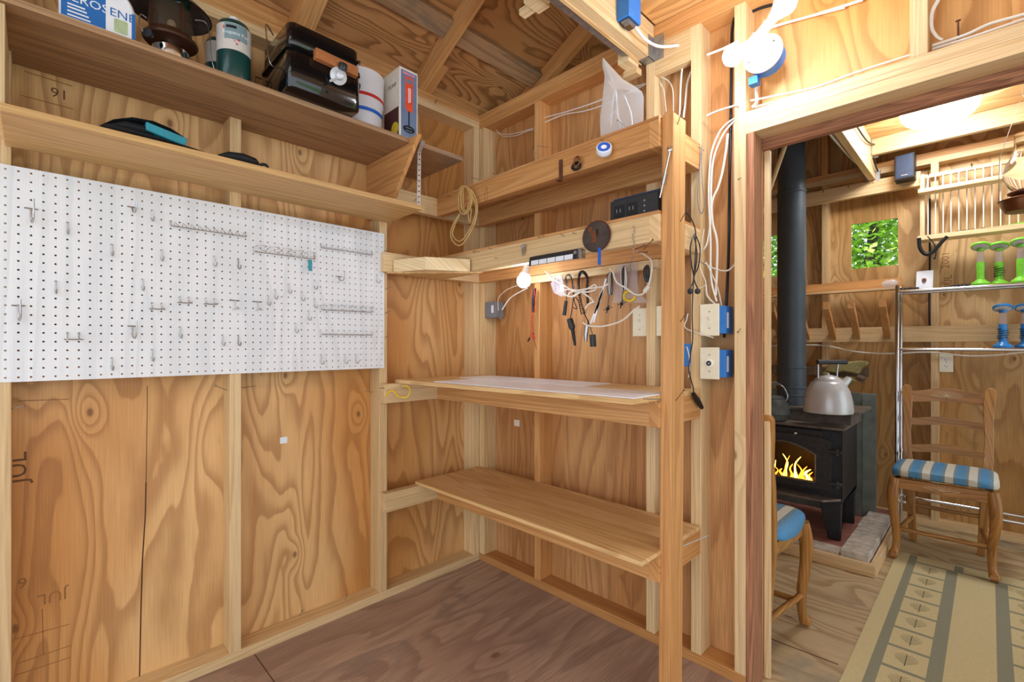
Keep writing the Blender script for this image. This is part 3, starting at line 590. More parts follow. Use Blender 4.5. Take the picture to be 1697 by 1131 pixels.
b = MB(); el = [(1.15*math.cos(2*math.pi*k/24), .62*math.sin(2*math.pi*k/24)) for k in range(24)]
b.prism([(xx, yc+a, 82.6+c) for a, c in el], (.02, 0, 0)); b.build('print_tool_head', 'black', t)
for z in (82.25, 82.75): MB().box((xx+.02, yc-.6, z), (xx+.03, yc+.6, z+.12)).build('print_slot', 'boxblue', t)
for k in range(2): MB().box((xx+.015, yc-.1+.3*k, 87.0+.2*k), (xx+.02, yc+.05+.3*k, 89.5)).build('print_line', 'white_lam', t)
MB().prism([(xx, yc-1.15, 91.55), (xx, yc+1.2, 91.6), (xx, yc+1.2, 91.9), (xx, yc-1.15, 91.95)], (.015, 0, 0)).build('print_name', 'pink', t)
MB().box((bx0+.2, by0-.02, 81.1), (bx1-.3, by0, 86.0)).build('print_photo', 'maroon', t); MB().lathe([(1.1, 0), (1.1, .02)], (12.5, by0-.03, 82.6), (0, -1, 0), 20).build('print_spot', 'yellow', t)
text('PUMP', 1.0, (10.4, by0-.02, 89.6), (1, 0, 0), (0, 0, 1), 'black', t)
# ---- rubbery pouches on the lower shelf
def loft(ys, x, z, rx, rz, n=14):
    b = MB(); vs = []
    for i, y in enumerate(ys):
        for k in range(n):
            a = 2*math.pi*k/n; vs.append((x[i]+rx[i]*math.cos(a), y, z[i]+rz[i]*math.sin(a)))
    m = len(ys)
    return b.add(vs, [(i*n+k, i*n+(k+1) % n, (i+1)*n+(k+1) % n, (i+1)*n+k) for i in range(m-1) for k in range(n)]+[tuple(range(n))[::-1], tuple((m-1)*n+k for k in range(n))])
t = thing('rubber_pouch', (13.2, -63, 70.05), 'flat black rubber pouch gaping open on a teal lining', 'pouch')
loft([-67.4, -66.6, -65, -63, -61, -58.6, -57.0], [13.2]*7, [70.4, 70.55, 70.5, 70.4, 70.33, 70.25, 70.2], [.6, 1.7, 2.1, 2.2, 2.1, 1.9, 1.5], [.15, .45, .42, .32, .24, .16, .1]).build('lower_flap', 'rubber', t, True)
loft([-67.0, -66.0, -64.4, -62.5, -60.8, -59.4], [12.6]*6, [70.95, 71.6, 72.25, 72.45, 72.2, 71.7], [.6, 1.5, 1.9, 1.9, 1.7, 1.3], [.1, .16, .16, .14, .12, .08]).build('upper_flap', 'rubber', t, True)
loft([-66.3, -65.0, -63.4, -62.4], [12.7]*4, [70.9, 71.3, 71.35, 71.2], [1.4, 1.8, 1.8, 1.5], [.4, .75, .75, .3]).build('filling', 'rubber', t, True)
MB().hexa([(14.6, -63.2, 71.2), (11.5, -63.2, 71.2), (11.5, -59.4, 70.5), (14.4, -59.4, 70.5), (14.6, -63.2, 72.15), (11.5, -63.2, 72.15), (11.5, -59.2, 71.5), (14.4, -59.2, 71.5)]).build('lining', 'teal', t, bev=.08)
t = tag(loft([-55.8, -54.8, -53.2, -51.6, -51.2], [13.4]*5, [70.5, 70.75, 70.85, 70.8, 70.7], [.7, 1.3, 1.5, 1.2, .7], [.3, .62, .75, .6, .4]).build('rolled_rubber', 'rubber', None, True), 'rolled black rubber bundle lying on the lower long shelf', 'roll')
MB().tube(smooth([(14.2, -51.4, 70.4), (14.3, -50.6, 70.7), (14.2, -50.2, 70.4), (13.8, -50.6, 70.2)], 5), .2, 8).build('strap', 'rubber', t)
# ================================================================ WORKBENCH SHELVING
t = thing('workbench', (28, -12, 0), 'built-in workbench with plywood tops, lumber rails and one corner post', 'workbench')
MB().hexa([(52.05, -15.45, 0), (53.55, -15.45, 0), (53.55, -11.95, 0), (52.05, -11.95, 0), (52.5, -15.3, 76.2), (54.0, -15.3, 76.2), (54.0, -11.8, 76.2), (52.5, -11.8, 76.2)]).build('post', 'fir_z', t, bev=.05)
for zt, w in ((19.9, 'fir'), (39.7, 'fir'), (63.6, 'lumber'), (75.7, 'fir')):
    a = zt-3.5
    board('ledger', (3.5, -27.5, a), (5, -3.5, zt), t, 'lumber'); board('back_ledger', (5, -5, a), (50.9, -3.5, zt), t, 'fir')
    board('front_rail', (5, -15.9, a), (50.95, -14.4, zt), t, w); board('end_rail', (50.95, -15.9, a), (52.4, -3.6, zt), t, w)
MB().box((3.6, -20.1, 19.9), (52.35, -5.0, 20.45)).build('shelf_board', 'paleply_x', t, bev=.03)
MB().box((3.6, -5.0, 19.9), (52.35, -3.6, 20.45)).build('shelf_board', 'paleply_x', t, bev=.03)
MB().prism([(3.6, -24.5, 39.7), (52.3, -22.2, 39.7), (52.3, -3.6, 39.7), (3.6, -3.6, 39.7)], (0, 0, .65)).build('bench_top', 'paleply_x', t, bev=.03)
MB().box((3.6, -15.95, 63.6), (52.35, -3.6, 64.0)).build('shelf_board', 'redply_x', t); MB().box((3.6, -15.95, 75.7), (52.35, -3.6, 76.05)).build('shelf_board', 'redply_x', t)
MB().prism([(5.05, -27.0, 59.75), (17.5, -15.0, 59.75), (5.05, -15.0, 59.75)], (0, 0, .3)).build('corner_gusset', 'paleply_x', t)
MB().box((18.8, -4.3, 58.7), (46.0, -3.52, 60.05)).build('hanging_strip', 'pine_x', t, bev=.03)
# wood offcut lying on the corner gusset
def pz(px, Z): 
    a = (px-848.5)/FPX; return (CAMP[0]+(a-1)*Z*S2, CAMP[1]+(a+1)*Z*S2)
A_, B_, C_, D_ = pz(652, 87.2), pz(705, 84.0), pz(779, 86.6), pz(735, 92)
o = MB().hexa([(*q, 60.08) for q in (A_, B_, C_, D_)]+[(*q, 62.3) for q in (A_, B_, C_, D_)]).build('wood_offcut', 'pine_x'); tag(o, 'pale lumber offcut resting in the corner of the bench shelf', 'wood block')
# white sheets on the bench
o = MB().prism([(14.0, -23.2, 40.37), (52.2, -21.8, 40.37), (52.2, -13.0, 40.37), (14.0, -14.0, 40.37)], (0, 0, .13)).build('hardboard_sheet', 'white_lam'); tag(o, 'long white panel lying along the front of the bench top', 'panel')
o = MB().prism([(9.0, -13.5, 40.37), (38, -12.5, 40.37), (38.0, -5.0, 40.37), (9.0, -5.5, 40.37)], (0, 0, .13)).build('hardboard_sheet', 'white_lam'); tag(o, 'shorter white panel lying at the back of the bench top', 'panel')
o = MB().tube([P(1066, 661.5, y=-22.3), P(1094, 662, y=-21.0)], .07, 6).lathe([(.16, 0), (.16, .05)], P(1094, 662, y=-21.0), (1, .2, 0), 10).build('nail', 'nail'); tag(o, 'loose nail at the front edge of the bench top by the post', 'nail')
# yellow hook on the bench ledger
p = P(652, 655, y=-25.5)
o = MB().tube(smooth([(5.02, -27.2, 37.5), (5.6, -27.0, 38.3), (6.2, -26.4, 38.5), (6.6, -25.8, 37.6), (6.9, -25.0, 37.3), (7.4, -24.2, 37.4), (7.6, -23.8, 38.4), (7.2, -24.0, 39.2), (6.4, -24.6, 39.3)], 5), .14, 8).build('utility_hook', 'yellow', None, True); tag(o, 'yellow coated utility hook screwed into the bench ledger', 'hook')
tag(MB().tube([(3.4, -27.55, 38.9), (5.1, -27.6, 39.0)], .05, 6).build('nail', 'rust'), 'rusty nail in the end of the bench ledger', 'nail')
# ---- nails along the rails
FR = -15.9
def rail_nails(pts, label, group, z=None):
    for px, py, ln in pts: nail(P(px, py, y=FR), (-.1+random.uniform(-.2, .2), -.95, random.uniform(-.1, .35)), ln, label, group, r=.04)
rail_nails([(748, 326, .9), (791, 297, 1.3), (824, 290, .9), (856, 270, .5), (886, 252, .5), (906, 244, 1.6), (1036, 210, 1.6)], 'slim nail in the top front rail of the bench', 'nails in the top rail')
rail_nails([(795, 418, 1.1), (788, 420, .6), (815, 413, .6), (825, 428, .7), (896, 394, .5), (903, 392, .5), (936, 392, .7), (955, 388, .6)], 'slim nail in the middle front rail of the bench', 'nails in the middle rail')
for q, d, ln in (((1122, 209), (.5, -.3, .8), 2.4), ((1127, 368), (.6, -.2, .7), 1.7), ((1121, 663), (.6, -.2, .7), 1.8), ((1128, 533), (.6, -.2, .7), 1.3)): nail(P(*q, x=53.9), d, ln, 'dark nail slanting out of the corner post of the bench', 'nails in the bench post', 'rust')
nail((52.35, -9.5, 19.2), (.5, .85, .25), 4.2, 'large bright spike on the end of the low bench shelf', None, 'steel', .08)
# ---- twine hank
p0 = P(765, 312, y=-16.8); t = thing('twine_hank', p0, 'frayed hank of golden twine looped over the top bench rail', 'twine')
def loop(c, pts, r, m='twine', name='strand', parent=t, closed=True): return MB().tube(smooth([P(*q, y=c) for q in pts], 5, closed), r, 6, closed).build(name, m, parent, True)
loop(-16.9, [(763, 312), (760, 335), (764, 353), (775, 352), (781, 335), (778, 315), (770, 309)], .16); loop(-17.2, [(766, 311), (764, 330), (767, 350), (778, 347), (783, 325), (776, 312)], .14); loop(-17.0, [(768, 312), (768, 340), (772, 350), (780, 330), (774, 313)], .12)
loop(-17.1, [(762, 355), (752, 370), (747, 388), (752, 402), (762, 407), (772, 398), (786, 372), (791, 348), (788, 328), (780, 315), (789, 345), (783, 372), (768, 396), (758, 399), (750, 388), (755, 370)], .13)
loop(-17.0, [(776, 345), (777, 366), (779, 366), (781, 346)], .1)
b = MB(); random.seed(3)
for k in range(26):
    q = random.choice([(750, 396), (755, 404), (778, 366), (785, 360), (770, 372), (765, 402)]); p = P(q[0]+random.uniform(-4, 4), q[1]+random.uniform(-5, 5), y=-17.1)
    b.tube([p, p+Vector((random.uniform(-.9, .9), random.uniform(-.4, .3), random.uniform(-.8, .8)))], .018, 4)
b = b.build('frayed_fibres', 'twine', t)
tag(MB().tube(smooth([P(806, 311, y=-16.9), P(803, 325, y=-16.9), P(804, 335, y=-16.9), P(808, 325, y=-16.9), P(807, 312, y=-16.9)], 5, True), .03, 5, True).build('wire_loop', 'rust'), 'thin rusty wire loop hung from a nail in the top rail', 'wire')
# ---- clear zip bag on the top shelf
t = thing('plastic_bag', P(1030, 215, y=-11), 'clear zip bag standing on the top bench shelf', 'bag')
YB = -12.5
outl = [(996, 232), (994, 200), (1000, 150), (1002, 125), (998, 108), (999, 95), (1006, 103), (1032, 131), (1052, 143), (1064, 152), (1067, 162), (1066, 226)]
pts = [P(*q, y=YB) for q in outl]; pts = [Vector((p.x, p.y, max(p.z, 76.1))) for p in pts]; c = sum(pts, Vector())/len(pts)
n = len(pts); b = MB(); rngs = []
vs = []; fs = []
for s in (1, -1):
    for f_, dpt in ((1, 0), (.72, .35), (.4, .6)):
        vs += [c+(p-c)*f_+Vector((0, -s*dpt*(.7+.6*random.random()), 0)) for p in pts]
    vs.append(c+Vector((0, -s*.75, 0)))
for s in range(2):
    o0 = s*(3*n+1)
    for r_ in range(2): fs += [(o0+r_*n+i, o0+r_*n+(i+1) % n, o0+(r_+1)*n+(i+1) % n, o0+(r_+1)*n+i) for i in range(n)]
    fs += [(o0+2*n+i, o0+2*n+(i+1) % n, o0+3*n) for i in range(n)]
MB().add(vs, fs).build('film', 'poly', t, True)
MB().tube([P(1001, 103, y=YB-.05), P(1030, 134, y=YB-.05), P(1045, 143, y=YB-.05)], .1, 6, flat=.4).build('zip_strip', 'yellow', t)
for sp in ([(1012, 210), (1015, 170), (1020, 150), (1024, 190), (1030, 220)], [(1008, 200), (1018, 185), (1030, 205), (1036, 215)], [(1035, 160), (1040, 172), (1046, 190), (1048, 215)]): MB().tube(smooth([P(*q, y=YB) for q in sp], 4), .12, 6).build('bag_contents', 'white_lam', t)
# ---- small things on the top rail
p = P(1001, 247, y=-17.2); ax = Vector((.45, -.72, .45)).normalized()
t = thing('thread_tape', p, 'small roll of white thread tape with blue core on the top rail', 'tape roll')
MB().lathe([(.55, 0), (1.02, 0), (1.06, .1), (1.06, .75), (1.0, .85), (.55, .85)], p-ax*.5, ax, 28).build('spool', 'white_lam', t, True)
MB().lathe([(.4, 0), (.86, 0), (.86, .05), (.45, .05), (.4, -.5)], p+ax*.36, ax, 28, cap=False).build('core', 'blue', t, True)
MB().tube([p+ax*.6+Vector((-.1, 0, .5)), p+Vector((-.3, .2, 1.3)), P(994, 231, y=FR)], .04, 5).build('nail', 'rust', t)
p = P(958, 266, y=-16.4); t = thing('wire_coil', p, 'small coil of copper and black wire hung on the top rail', 'wire coil')
for k in range(4): MB().tube(smooth([p+Vector((.55*math.cos(a)+.1*k-.2, -.12*k, .6*math.sin(a)-.1*k)) for a in [2*math.pi*j/8 for j in range(8)]], 3, True), .09, 6, True).build('turn', 'copper', t)
MB().tube(smooth([p+Vector((.7*math.cos(a)-.35, 0, .45*math.sin(a)-.75)) for a in [2*math.pi*j/8 for j in range(8)]], 3, True), .2, 6, True).build('turn', 'black', t)
a, c = P(929, 265, y=-16.1), P(929, 300, y=-16.1)
t = MB().box((a.x-.3, -16.15, c.z), (a.x+.3, -16.0, a.z)).box((a.x-.3, -16.9, c.z-.1), (a.x+.3, -16.0, c.z+.02)).build('metal_bracket', 'rust'); tag(t, 'small brown steel bracket hanging on the top rail', 'bracket')
a, c = P(1111, 247, y=-15.8), P(1093.5, 328, y=-15.8); d = (c-a)
t = thing('socket_bar', c, 'slim chrome ratchet bar hanging on the bench post', 'tool')
MB().tube([a, a+d*.5, c], [.13, .12, .1], 8).build('bar', 'chrome', t, True); MB().tube([a+d*.48, a+d*.72], .2, 10).build('sleeve', 'steel', t, True); MB().lathe([(.2, -.25), (.36, -.2), (.36, .2), (.2, .25)], a, (.2, -1, .1), 14).build('ratchet_head', 'chrome', t, True)
# ---- round disc with a figure
p = P(988, 392, y=-16.3); t = thing('printed_disc', p, 'dark oval disc with a bronze figure and blue strap on the middle rail', 'disc')
def ell(cx, cz, a, b_, y, n=32): return [(cx+a*math.cos(2*math.pi*k/n), y, cz+b_*math.sin(2*math.pi*k/n)) for k in range(n)]
MB().prism(ell(p.x, p.z, 2.35, 2.2, -16.35), (0, .15, 0)).build('rim', 'maroon', t); MB().prism(ell(p.x, p.z, 2.2, 2.05, -16.4), (0, .1, 0)).build('face', 'discgrey', t)
MB().prism([(p.x+a, -16.43, p.z+b_) for a, b_ in ((-.9, .4), (-.3, .9), (.2, .6), (.1, .1), (.2, -.9), (-.4, -.8), (-.8, -1.0), (-.5, -.2))], (0, .04, 0)).build('figure', 'bronze', t); MB().prism(ell(p.x-.95, p.z+1.1, .4, .4, -16.43, 14), (0, .04, 0)).build('figure', 'bronze', t)
MB().prism([(p.x+a, -16.44, p.z+b_) for a, b_ in ((.0, .9), (.35, 1.0), (.4, .5), (.25, .0), (.1, .1))], (0, .04, 0)).build('figure', 'black', t)
MB().box((p.x+.35, -16.42, p.z-4.1), (p.x+.85, -16.36, p.z-1.7)).build('strap', 'blue', t)
# ---- lamp bar under the rail
a, c = P(880, 441, y=-16.6), P(960, 434, y=-16.6); t = thing('lamp_bar', a, 'slim black battery lamp bar clipped under the middle rail', 'lamp')
MB().hexa([(a.x, -17.2, 59.15), (c.x, -17.2, 59.15), (c.x, -15.95, 59.4), (a.x, -15.95, 59.4), (a.x, -17.0, 60.6), (c.x, -17.0, 60.6), (c.x, -15.95, 60.9), (a.x, -15.95, 60.9)]).build('housing', 'darkplastic', t, bev=.08)
for k in range(5):
    x0 = a.x+.6+k*(c.x-a.x-1.2)/5; MB().hexa([(x0, -17.28, 59.25), (x0+1.5, -17.28, 59.25), (x0+1.5, -17.15, 59.2), (x0, -17.15, 59.2), (x0, -17.2, 59.95), (x0+1.5, -17.2, 59.95), (x0+1.5, -17.0, 60.0), (x0, -17.0, 60.0)]).build('lens', 'white_lam', t)
MB().box((c.x, -16.9, 59.3), (c.x+.6, -15.95, 60.6)).build('end_cap', 'steel', t); MB().lathe([(.25, 0), (.25, .1)], (c.x-.3, -17.15, 60.1), (0, -1, 0), 12).build('button', 'steel', t)
# ---- keys hanging on the middle rail
p = P(868, 405, y=-16.2); t = thing('key_bunch', p, 'little bunch of steel keys hanging on the middle rail', 'keys')
for k, (a, l) in enumerate(((-.35, 1.5), (-.1, 1.9), (.15, 1.7), (.35, 1.3))):
    MB().lathe([(.28, 0), (.28, .08)], p+Vector((a*.6, -.05*k-.1, -.3)), (.2, -1, 0), 12).hexa([p+Vector(q) for q in ((a-.09, -.05*k-.1, -l), (a+.09, -.05*k-.1, -l), (a+.09, -.05*k, -l), (a-.09, -.05*k, -l), (a*.6-.1, -.05*k-.1, -.4), (a*.6+.1, -.05*k-.1, -.4), (a*.6+.1, -.05*k, -.4), (a*.6-.1, -.05*k, -.4))]).build('key', 'steel', t)
# ---- power inverter on the middle shelf
t = thing('power_inverter', (47.8, -12, 64), 'black finned power inverter with two sockets on the middle shelf', 'inverter')
MB().box((44.2, -14.6, 64.02), (51.6, -6.5, 67.0)).build('case', 'darkplastic', t, bev=.1)
for k in range(7): MB().box((44.4, -14.0+1.1*k, 67.0), (51.5, -13.6+1.1*k, 67.4)).build('fin', 'darkblue', t)
for x in (44.9, 46.9): 
    s = MB().rbox((x, -14.68, 64.5), (x+1.6, -14.58, 66.2), .2, 1).build('socket', 'black', t)
    for dx in (.4, .95): MB().box((x+dx, -14.72, 65.2), (x+dx+.12, -14.67, 65.7)).build('slot', 'greybox', s)
for z in (64.7, 65.4, 66.1): MB().lathe([(.13, 0), (.13, .08)], (49.6, -14.58, z), (0, -1, 0), 10).build('indicator', 'steel', t)
# ---- hanging cords under the middle shelf (from nails in the strip)
YC = -5.4
def cord(name, runs, r, m, label, cat='cord', y=YC, extra=None):
    pts = runs[0]; t = thing(name, P(*pts[0], y=y), label, cat)
    for i, q in enumerate(runs): MB().tube(smooth([P(a, b_, y=y-.25*(i % 3)) for a, b_ in q], 5), r, 6).build('cable_run', m, t, True)
    if extra: extra(t)
    return t
def ex(t):
    a, c = P(944, 529, y=YC), P(949, 546, y=YC); MB().tube([a, a+(c-a)*.8, c], [.55, .6, .4], 10).build('plug_body', 'darkplastic', t, True)
    MB().tube([c, P(953, 573, y=YC)], [.34, .22], 10).build('plug_tip', 'black', t, True); MB().tube([P(938, 499, y=YC), P(935, 523, y=YC)], [.3, .34], 10).build('switch', 'darkplastic', t, True)
cord('car_charger', [[(938, 499), (940, 480), (937, 462), (942, 456), (948, 466), (951, 480), (949, 505), (945, 530)], [(940, 470), (938, 458), (946, 457), (949, 478), (952, 500), (956, 512), (950, 510)], [(948, 490), (958, 498), (962, 515), (964, 522)]], .09, 'blackcord', 'black car charger lead with fat plug hanging under the bench shelf', extra=ex)
def coil(path, turns, R_, r, y):
    base = smooth([P(a, b_, y=y) for a, b_ in path], 8); m = len(base); out = []; N_ = turns*8
    for k in range(N_+1):
        f = k/N_*(m-1); i = min(int(f), m-2); p = base[i].lerp(base[i+1], f-i); tt = (base[i+1]-base[i]).normalized(); s = tt.cross(Vector((0, 1, 0))).normalized(); a = 2*math.pi*k/8
        out.append(p+R_*(s*math.cos(a)+Vector((0, 1, 0))*math.sin(a)))
    return MB().tube(out, r, 5)
t = thing('coiled_cord', P(964, 450, y=-6), 'black coiled telephone-style cord looped over the hanging strip', 'cord')
coil([(974, 502), (973, 480), (973, 460), (966, 451), (960, 456), (959, 475), (962, 500), (968, 520)], 46, .2, .09, -6.2).build('coil', 'blackcord', t, True)
MB().tube(smooth([P(968, 520, y=-6.2), P(974, 532, y=-6.2), P(974, 540, y=-6.2)], 4), .1, 6).build('lead', 'blackcord', t); a = P(973, 540, y=-6.2); MB().tube([a, P(971, 555, y=-6.2), P(971, 567, y=-6.2)], [.34, .4, .22], 10).build('plug', 'steel', t, True)
MB().tube(smooth([P(974, 530, y=-6.6), P(980, 548, y=-6.6), P(982, 557, y=-6.6)], 3), .07, 6).build('lead', 'blackcord', t); MB().tube([P(982, 555, y=-6.6), P(983, 575, y=-6.6)], .52, 12).build('socket', 'darkplastic', t, True)
def ex(t):
    a = P(881, 487, y=YC); MB().tube([P(883, 553, y=YC), P(885, 563, y=YC)], .2, 8).build('clip', 'red', t, True); MB().tube([P(884, 552, y=YC), P(883, 560, y=YC)], .14, 8).build('clip', 'black', t, True); MB().tube([P(885, 563, y=YC), P(889, 578, y=YC)], .06, 6).build('clip_jaw', 'copper', t); MB().tube([P(878, 560, y=YC), P(875, 566, y=YC)], .16, 8).build('clip', 'black', t); MB().tube([P(886, 478, y=YC), P(884, 500, y=YC), P(884, 518, y=YC)], [.3, .36, .26], 8).build('bundle', 'blackcord', t, True)
cord('clip_lead', [[(881, 481), (882, 500), (881, 525), (883, 545), (884, 556)], [(885, 478), (887, 500), (884, 520), (880, 535), (881, 548), (878, 561)]], .06, 'red', 'thin red and black clip lead hanging beside the glowing bulb', extra=ex)
# bag with coloured wire
t = thing('wire_bag', P(922, 470, y=YC), 'little clear bag of red and blue wire hanging on the strip', 'bag')
o8 = [(912, 470), (922, 456), (930, 455), (934, 475), (938, 490), (930, 492), (918, 486)]
MB().prism([P(*q, y=-5.6) for q in o8], (0, .3, 0)).build('film', 'foggy', t)
for k in range(6): MB().tube(smooth([P(918+2*k+random.uniform(-2, 2), 466+random.uniform(-6, 18), y=-5.45) for _ in range(5)], 4), .06, 5).build('wire', ('red', 'maroon', 'darkblue')[k % 3], t)
# white extension cord with knot
def ex(t):
    a, c = P(1068, 484, y=-6.4), P(1075, 474, y=-6.4); MB().tube([a, c], .34, 8).build('inline_switch', 'white_plastic', t, True)
cord('extension_cord', [[(904, 450), (918, 463), (938, 475), (950, 483), (960, 484), (975, 478), (986, 472), (987, 480), (975, 484), (962, 485), (945, 492), (935, 486), (940, 480), (960, 483), (978, 494), (985, 502)],
     [(962, 484), (950, 492), (942, 490), (948, 484), (972, 479), (1000, 475), (1008, 470)], [(985, 500), (975, 505), (970, 512)], [(1010, 445), (1016, 452), (1022, 468), (1038, 478), (1052, 488), (1064, 488), (1070, 482)], [(1075, 474), (1080, 450), (1079, 432), (1068, 422), (1056, 416)], [(966, 535), (975, 540), (1000, 541), (1030, 532), (1050, 515), (1060, 508)]], .13, 'cable', 'white extension cord knotted and draped under the bench shelf', y=-7.5, extra=ex)
t = thing('white_tie', P(1000, 480, y=-6), 'bundle of thin white plastic strips hanging on the strip', 'strips')
for a, c in (((1004, 462), (983, 535)), ((1000, 480), (978, 537)), ((995, 486), (990, 515)), ((997, 485), (985, 520))): MB().hexa([P(a[0]-1, a[1], y=-6.2), P(a[0]+1.6, a[1], y=-6.2), P(a[0]+1.6, a[1], y=-6.0), P(a[0]-1, a[1], y=-6.0), P(c[0]-1, c[1], y=-6.2), P(c[0]+1.6, c[1], y=-6.2), P(c[0]+1.6, c[1], y=-6.0), P(c[0]-1, c[1], y=-6.0)]).build('strip', 'white_lam', t)
for k, (cx, cy, ln, lb) in enumerate(((1011, 452, 60, 'grey cord hank with a small cross knob at its end'), (1034, 442, 62, 'thick black and white cord hank beside a clear bag'), (1072, 440, 44, 'black cord hank hanging next to the bench post'))):
    t = thing('cord_hank', P(cx, cy, y=-5.6), lb, 'cord')
    col = ('cablegrey', 'blackcord', 'blackcord')[k]
    for j in range(4):
        o_ = [(cx-4+2*j, cy+4), (cx-5+2.4*j, cy+ln*.3), (cx-3+1.4*j, cy+ln*.55), (cx-1+j, cy+ln*.62), (cx+2+.6*j, cy+ln*.5), (cx+4, cy+ln*.25), (cx+2, cy)]
        MB().tube(smooth([P(*q, y=-5.5-.15*j) for q in o_], 4, True), .1 if k else .08, 6, True).build('turn', col if j % 3 else ('blackcord' if k == 0 else 'cablegrey' if k == 1 else 'blackcord'), t, True)
    MB().tube(smooth([P(cx-1, cy+ln*.6, y=-5.7), P(cx-3, cy+ln*.85, y=-5.7), P(cx-4, cy+ln, y=-5.7)], 4), .06, 6).build('lead', 'blackcord', t)
    if k < 2: MB().ball(P(cx-4, cy+ln, y=-5.7), .3, 10).tube([P(cx-11, cy+ln+2, y=-5.7), P(cx+4, cy+ln-3, y=-5.7)], .05, 5).tube([P(cx-6, cy+ln+7, y=-5.7), P(cx-2, cy+ln-6, y=-5.7)], .1, 6).build('cross_knob', 'black', t)
t = thing('plastic_bag', P(1040, 470, y=-5), 'clear bag with a yellow ring hanging against the bench wall', 'bag')
MB().prism([P(*q, y=-5.1) for q in ((1022, 440), (1055, 434), (1057, 485), (1072, 498), (1070, 502), (1016, 502), (1016, 470))], (0, .2, 0)).build('film', 'foggy', t)
MB().tube(smooth([P(1043+9*math.cos(a), 491+8*math.sin(a), y=-5.4) for a in [2*math.pi*j/8*.8 for j in range(9)]], 3), .2, 8).build('ring', 'yellow', t, True)
t = thing('chain', P(1050, 375, y=-16.1), 'thin steel chain strung down the middle rail to the hanging cords', 'chain')
for k in range(26):
    q = P(1050+1.5*math.sin(k*.9)-(.25*k if k > 14 else 0), 376+3.3*k, y=-16.1+(.36*max(0, k-12)))
    MB().lathe([(.1, -.05), (.14, 0), (.1, .05)], q, (1, .3, 0) if k % 2 else (0, 1, .2), 8, cap=False).build('link', 'steel', t)
# stack of small nails near the chain
for q, d in (((1056, 412), (.9, -.3, .1)), ((1070, 410), (.8, -.2, .5)), ((1060, 418), (.9, -.3, -.2))): nail(P(*q, y=FR+.2), d, 1.4, 'rusty nail stuck in the middle rail beside the chain', 'rusty nails by the chain', 'rust', .06)
# ================================================================ WIRING
def plate(x0, x1, z0, z1, y, kind, name, label, box=None):
    t = thing(name, ((x0+x1)/2, y, z0), label, 'switch' if kind != 'outlet' else 'outlet')
    MB().box((x0, y-.22, z0), (x1, y, z1)).build('cover_plate', 'ivory', t, bev=.07)
    xc = (x0+x1)/2; zc = (z0+z1)/2
    if kind == 'toggle':
        MB().box((xc-.2, y-.24, zc-.45), (xc+.2, y-.2, zc+.45)).build('slot', 'white_plastic', t); MB().hexa([(xc-.15, y-.3, zc-.05), (xc+.15, y-.3, zc-.05), (xc+.15, y-.2, zc-.1), (xc-.15, y-.2, zc-.1), (xc-.12, y-.65, zc+.42), (xc+.12, y-.65, zc+.42), (xc+.12, y-.4, zc+.45), (xc-.12, y-.4, zc+.45)]).build('toggle', 'ivory', t)
    elif kind == 'round':
        MB().lathe([(.62, 0), (.62, .12), (.5, .2)], (xc, y-.22, zc), (0, -1, 0), 24).build('ring', 'white_plastic', t, True); MB().lathe([(.36, 0), (.36, .22)], (xc, y-.22, zc), (0, -1, 0), 20).build('jack', 'black', t, True); MB().lathe([(.12, 0), (.12, .3)], (xc+.05, y-.25, zc), (0, -1, 0), 10).build('pin', 'steel', t)
    elif kind == 'outlet':
        for dz in (.78, -.78):
            s = MB().rbox((xc-.65, y-.28, zc+dz-.52), (xc+.65, y-.2, zc+dz+.52), .4, 1).build('socket', 'white_plastic', t)
            for dx in (-.25, .25): MB().box((xc+dx-.05, y-.3, zc+dz-.1), (xc+dx+.05, y-.27, zc+dz+.25)).build('slot', 'black', s)
            MB().lathe([(.1, 0), (.1, .02)], (xc, y-.28, zc+dz-.28), (0, -1, 0), 10).build('slot', 'black', s)
    for dz in ((1.2, -1.2) if kind != 'outlet' else (0,)): MB().lathe([(.1, 0), (.1, .03)], (xc, y-.22, zc+dz*(z1-z0)/4.6), (0, -1, 0), 10).build('screw', 'nail', t)
    if box: MB().box(box[0], box[1]).build('outlet_box', 'bluebox', t, bev=.05); MB().box((box[1][0], box[0][1]+.5, box[0][2]+.8), (box[1][0]+.02, box[0][1]+1.2, box[1][2]-.9)).build('box_label', 'white_lam', t)
    return t
plate(52.45, 55.2, 48.1, 52.65, -3.75, 'toggle', 'light_switch', 'ivory toggle switch with blue box on the stud by the doorway', ((52.5, -3.74, 48.4), (56.0, -1.0, 52.3)))
plate(52.45, 55.2, 41.9, 46.45, -3.75, 'round', 'jack_plate', 'ivory plate with a round black jack under the toggle switch', ((52.5, -3.74, 42.2), (56.0, -1.0, 46.1)))
plate(41.0, 43.55, 48.2, 52.7, -3.0, 'toggle', 'light_switch', 'ivory toggle switch on the bench wall below the hanging cords', ((41.2, -2.98, 48.5), (43.4, -.1, 52.4)))
t = plate(45.15, 47.9, 48.2, 52.9, -3.0, 'outlet', 'wall_outlet', 'ivory outlet beside the bench post with a white plug', ((45.2, -2.98, 48.5), (47.6, -.1, 52.4)))
o = MB().box((49.3, -3.4, 43.6), (50.85, -.3, 47.0)).build('outlet_box', 'bluebox', bev=.05); tag(o, 'bare blue electrical box on the stud behind the bench post', 'electrical box')
t = thing('junction_box', (6.6, -1.6, 52.4), 'small grey junction box on the corner stud of the bench wall', 'electrical box')
MB().box((5.15, -3.4, 52.6), (8.4, -.9, 56.0)).build('box', 'greybox', t, bev=.08); MB().box((7.2, -3.45, 53.6), (7.9, -3.4, 55.2)).build('box_label', 'white_lam', t)
MB().tube([(8.3, -2.4, 53.0), (9.4, -2.8, 52.3)], .2, 8).build('clamp', 'greybox', t)
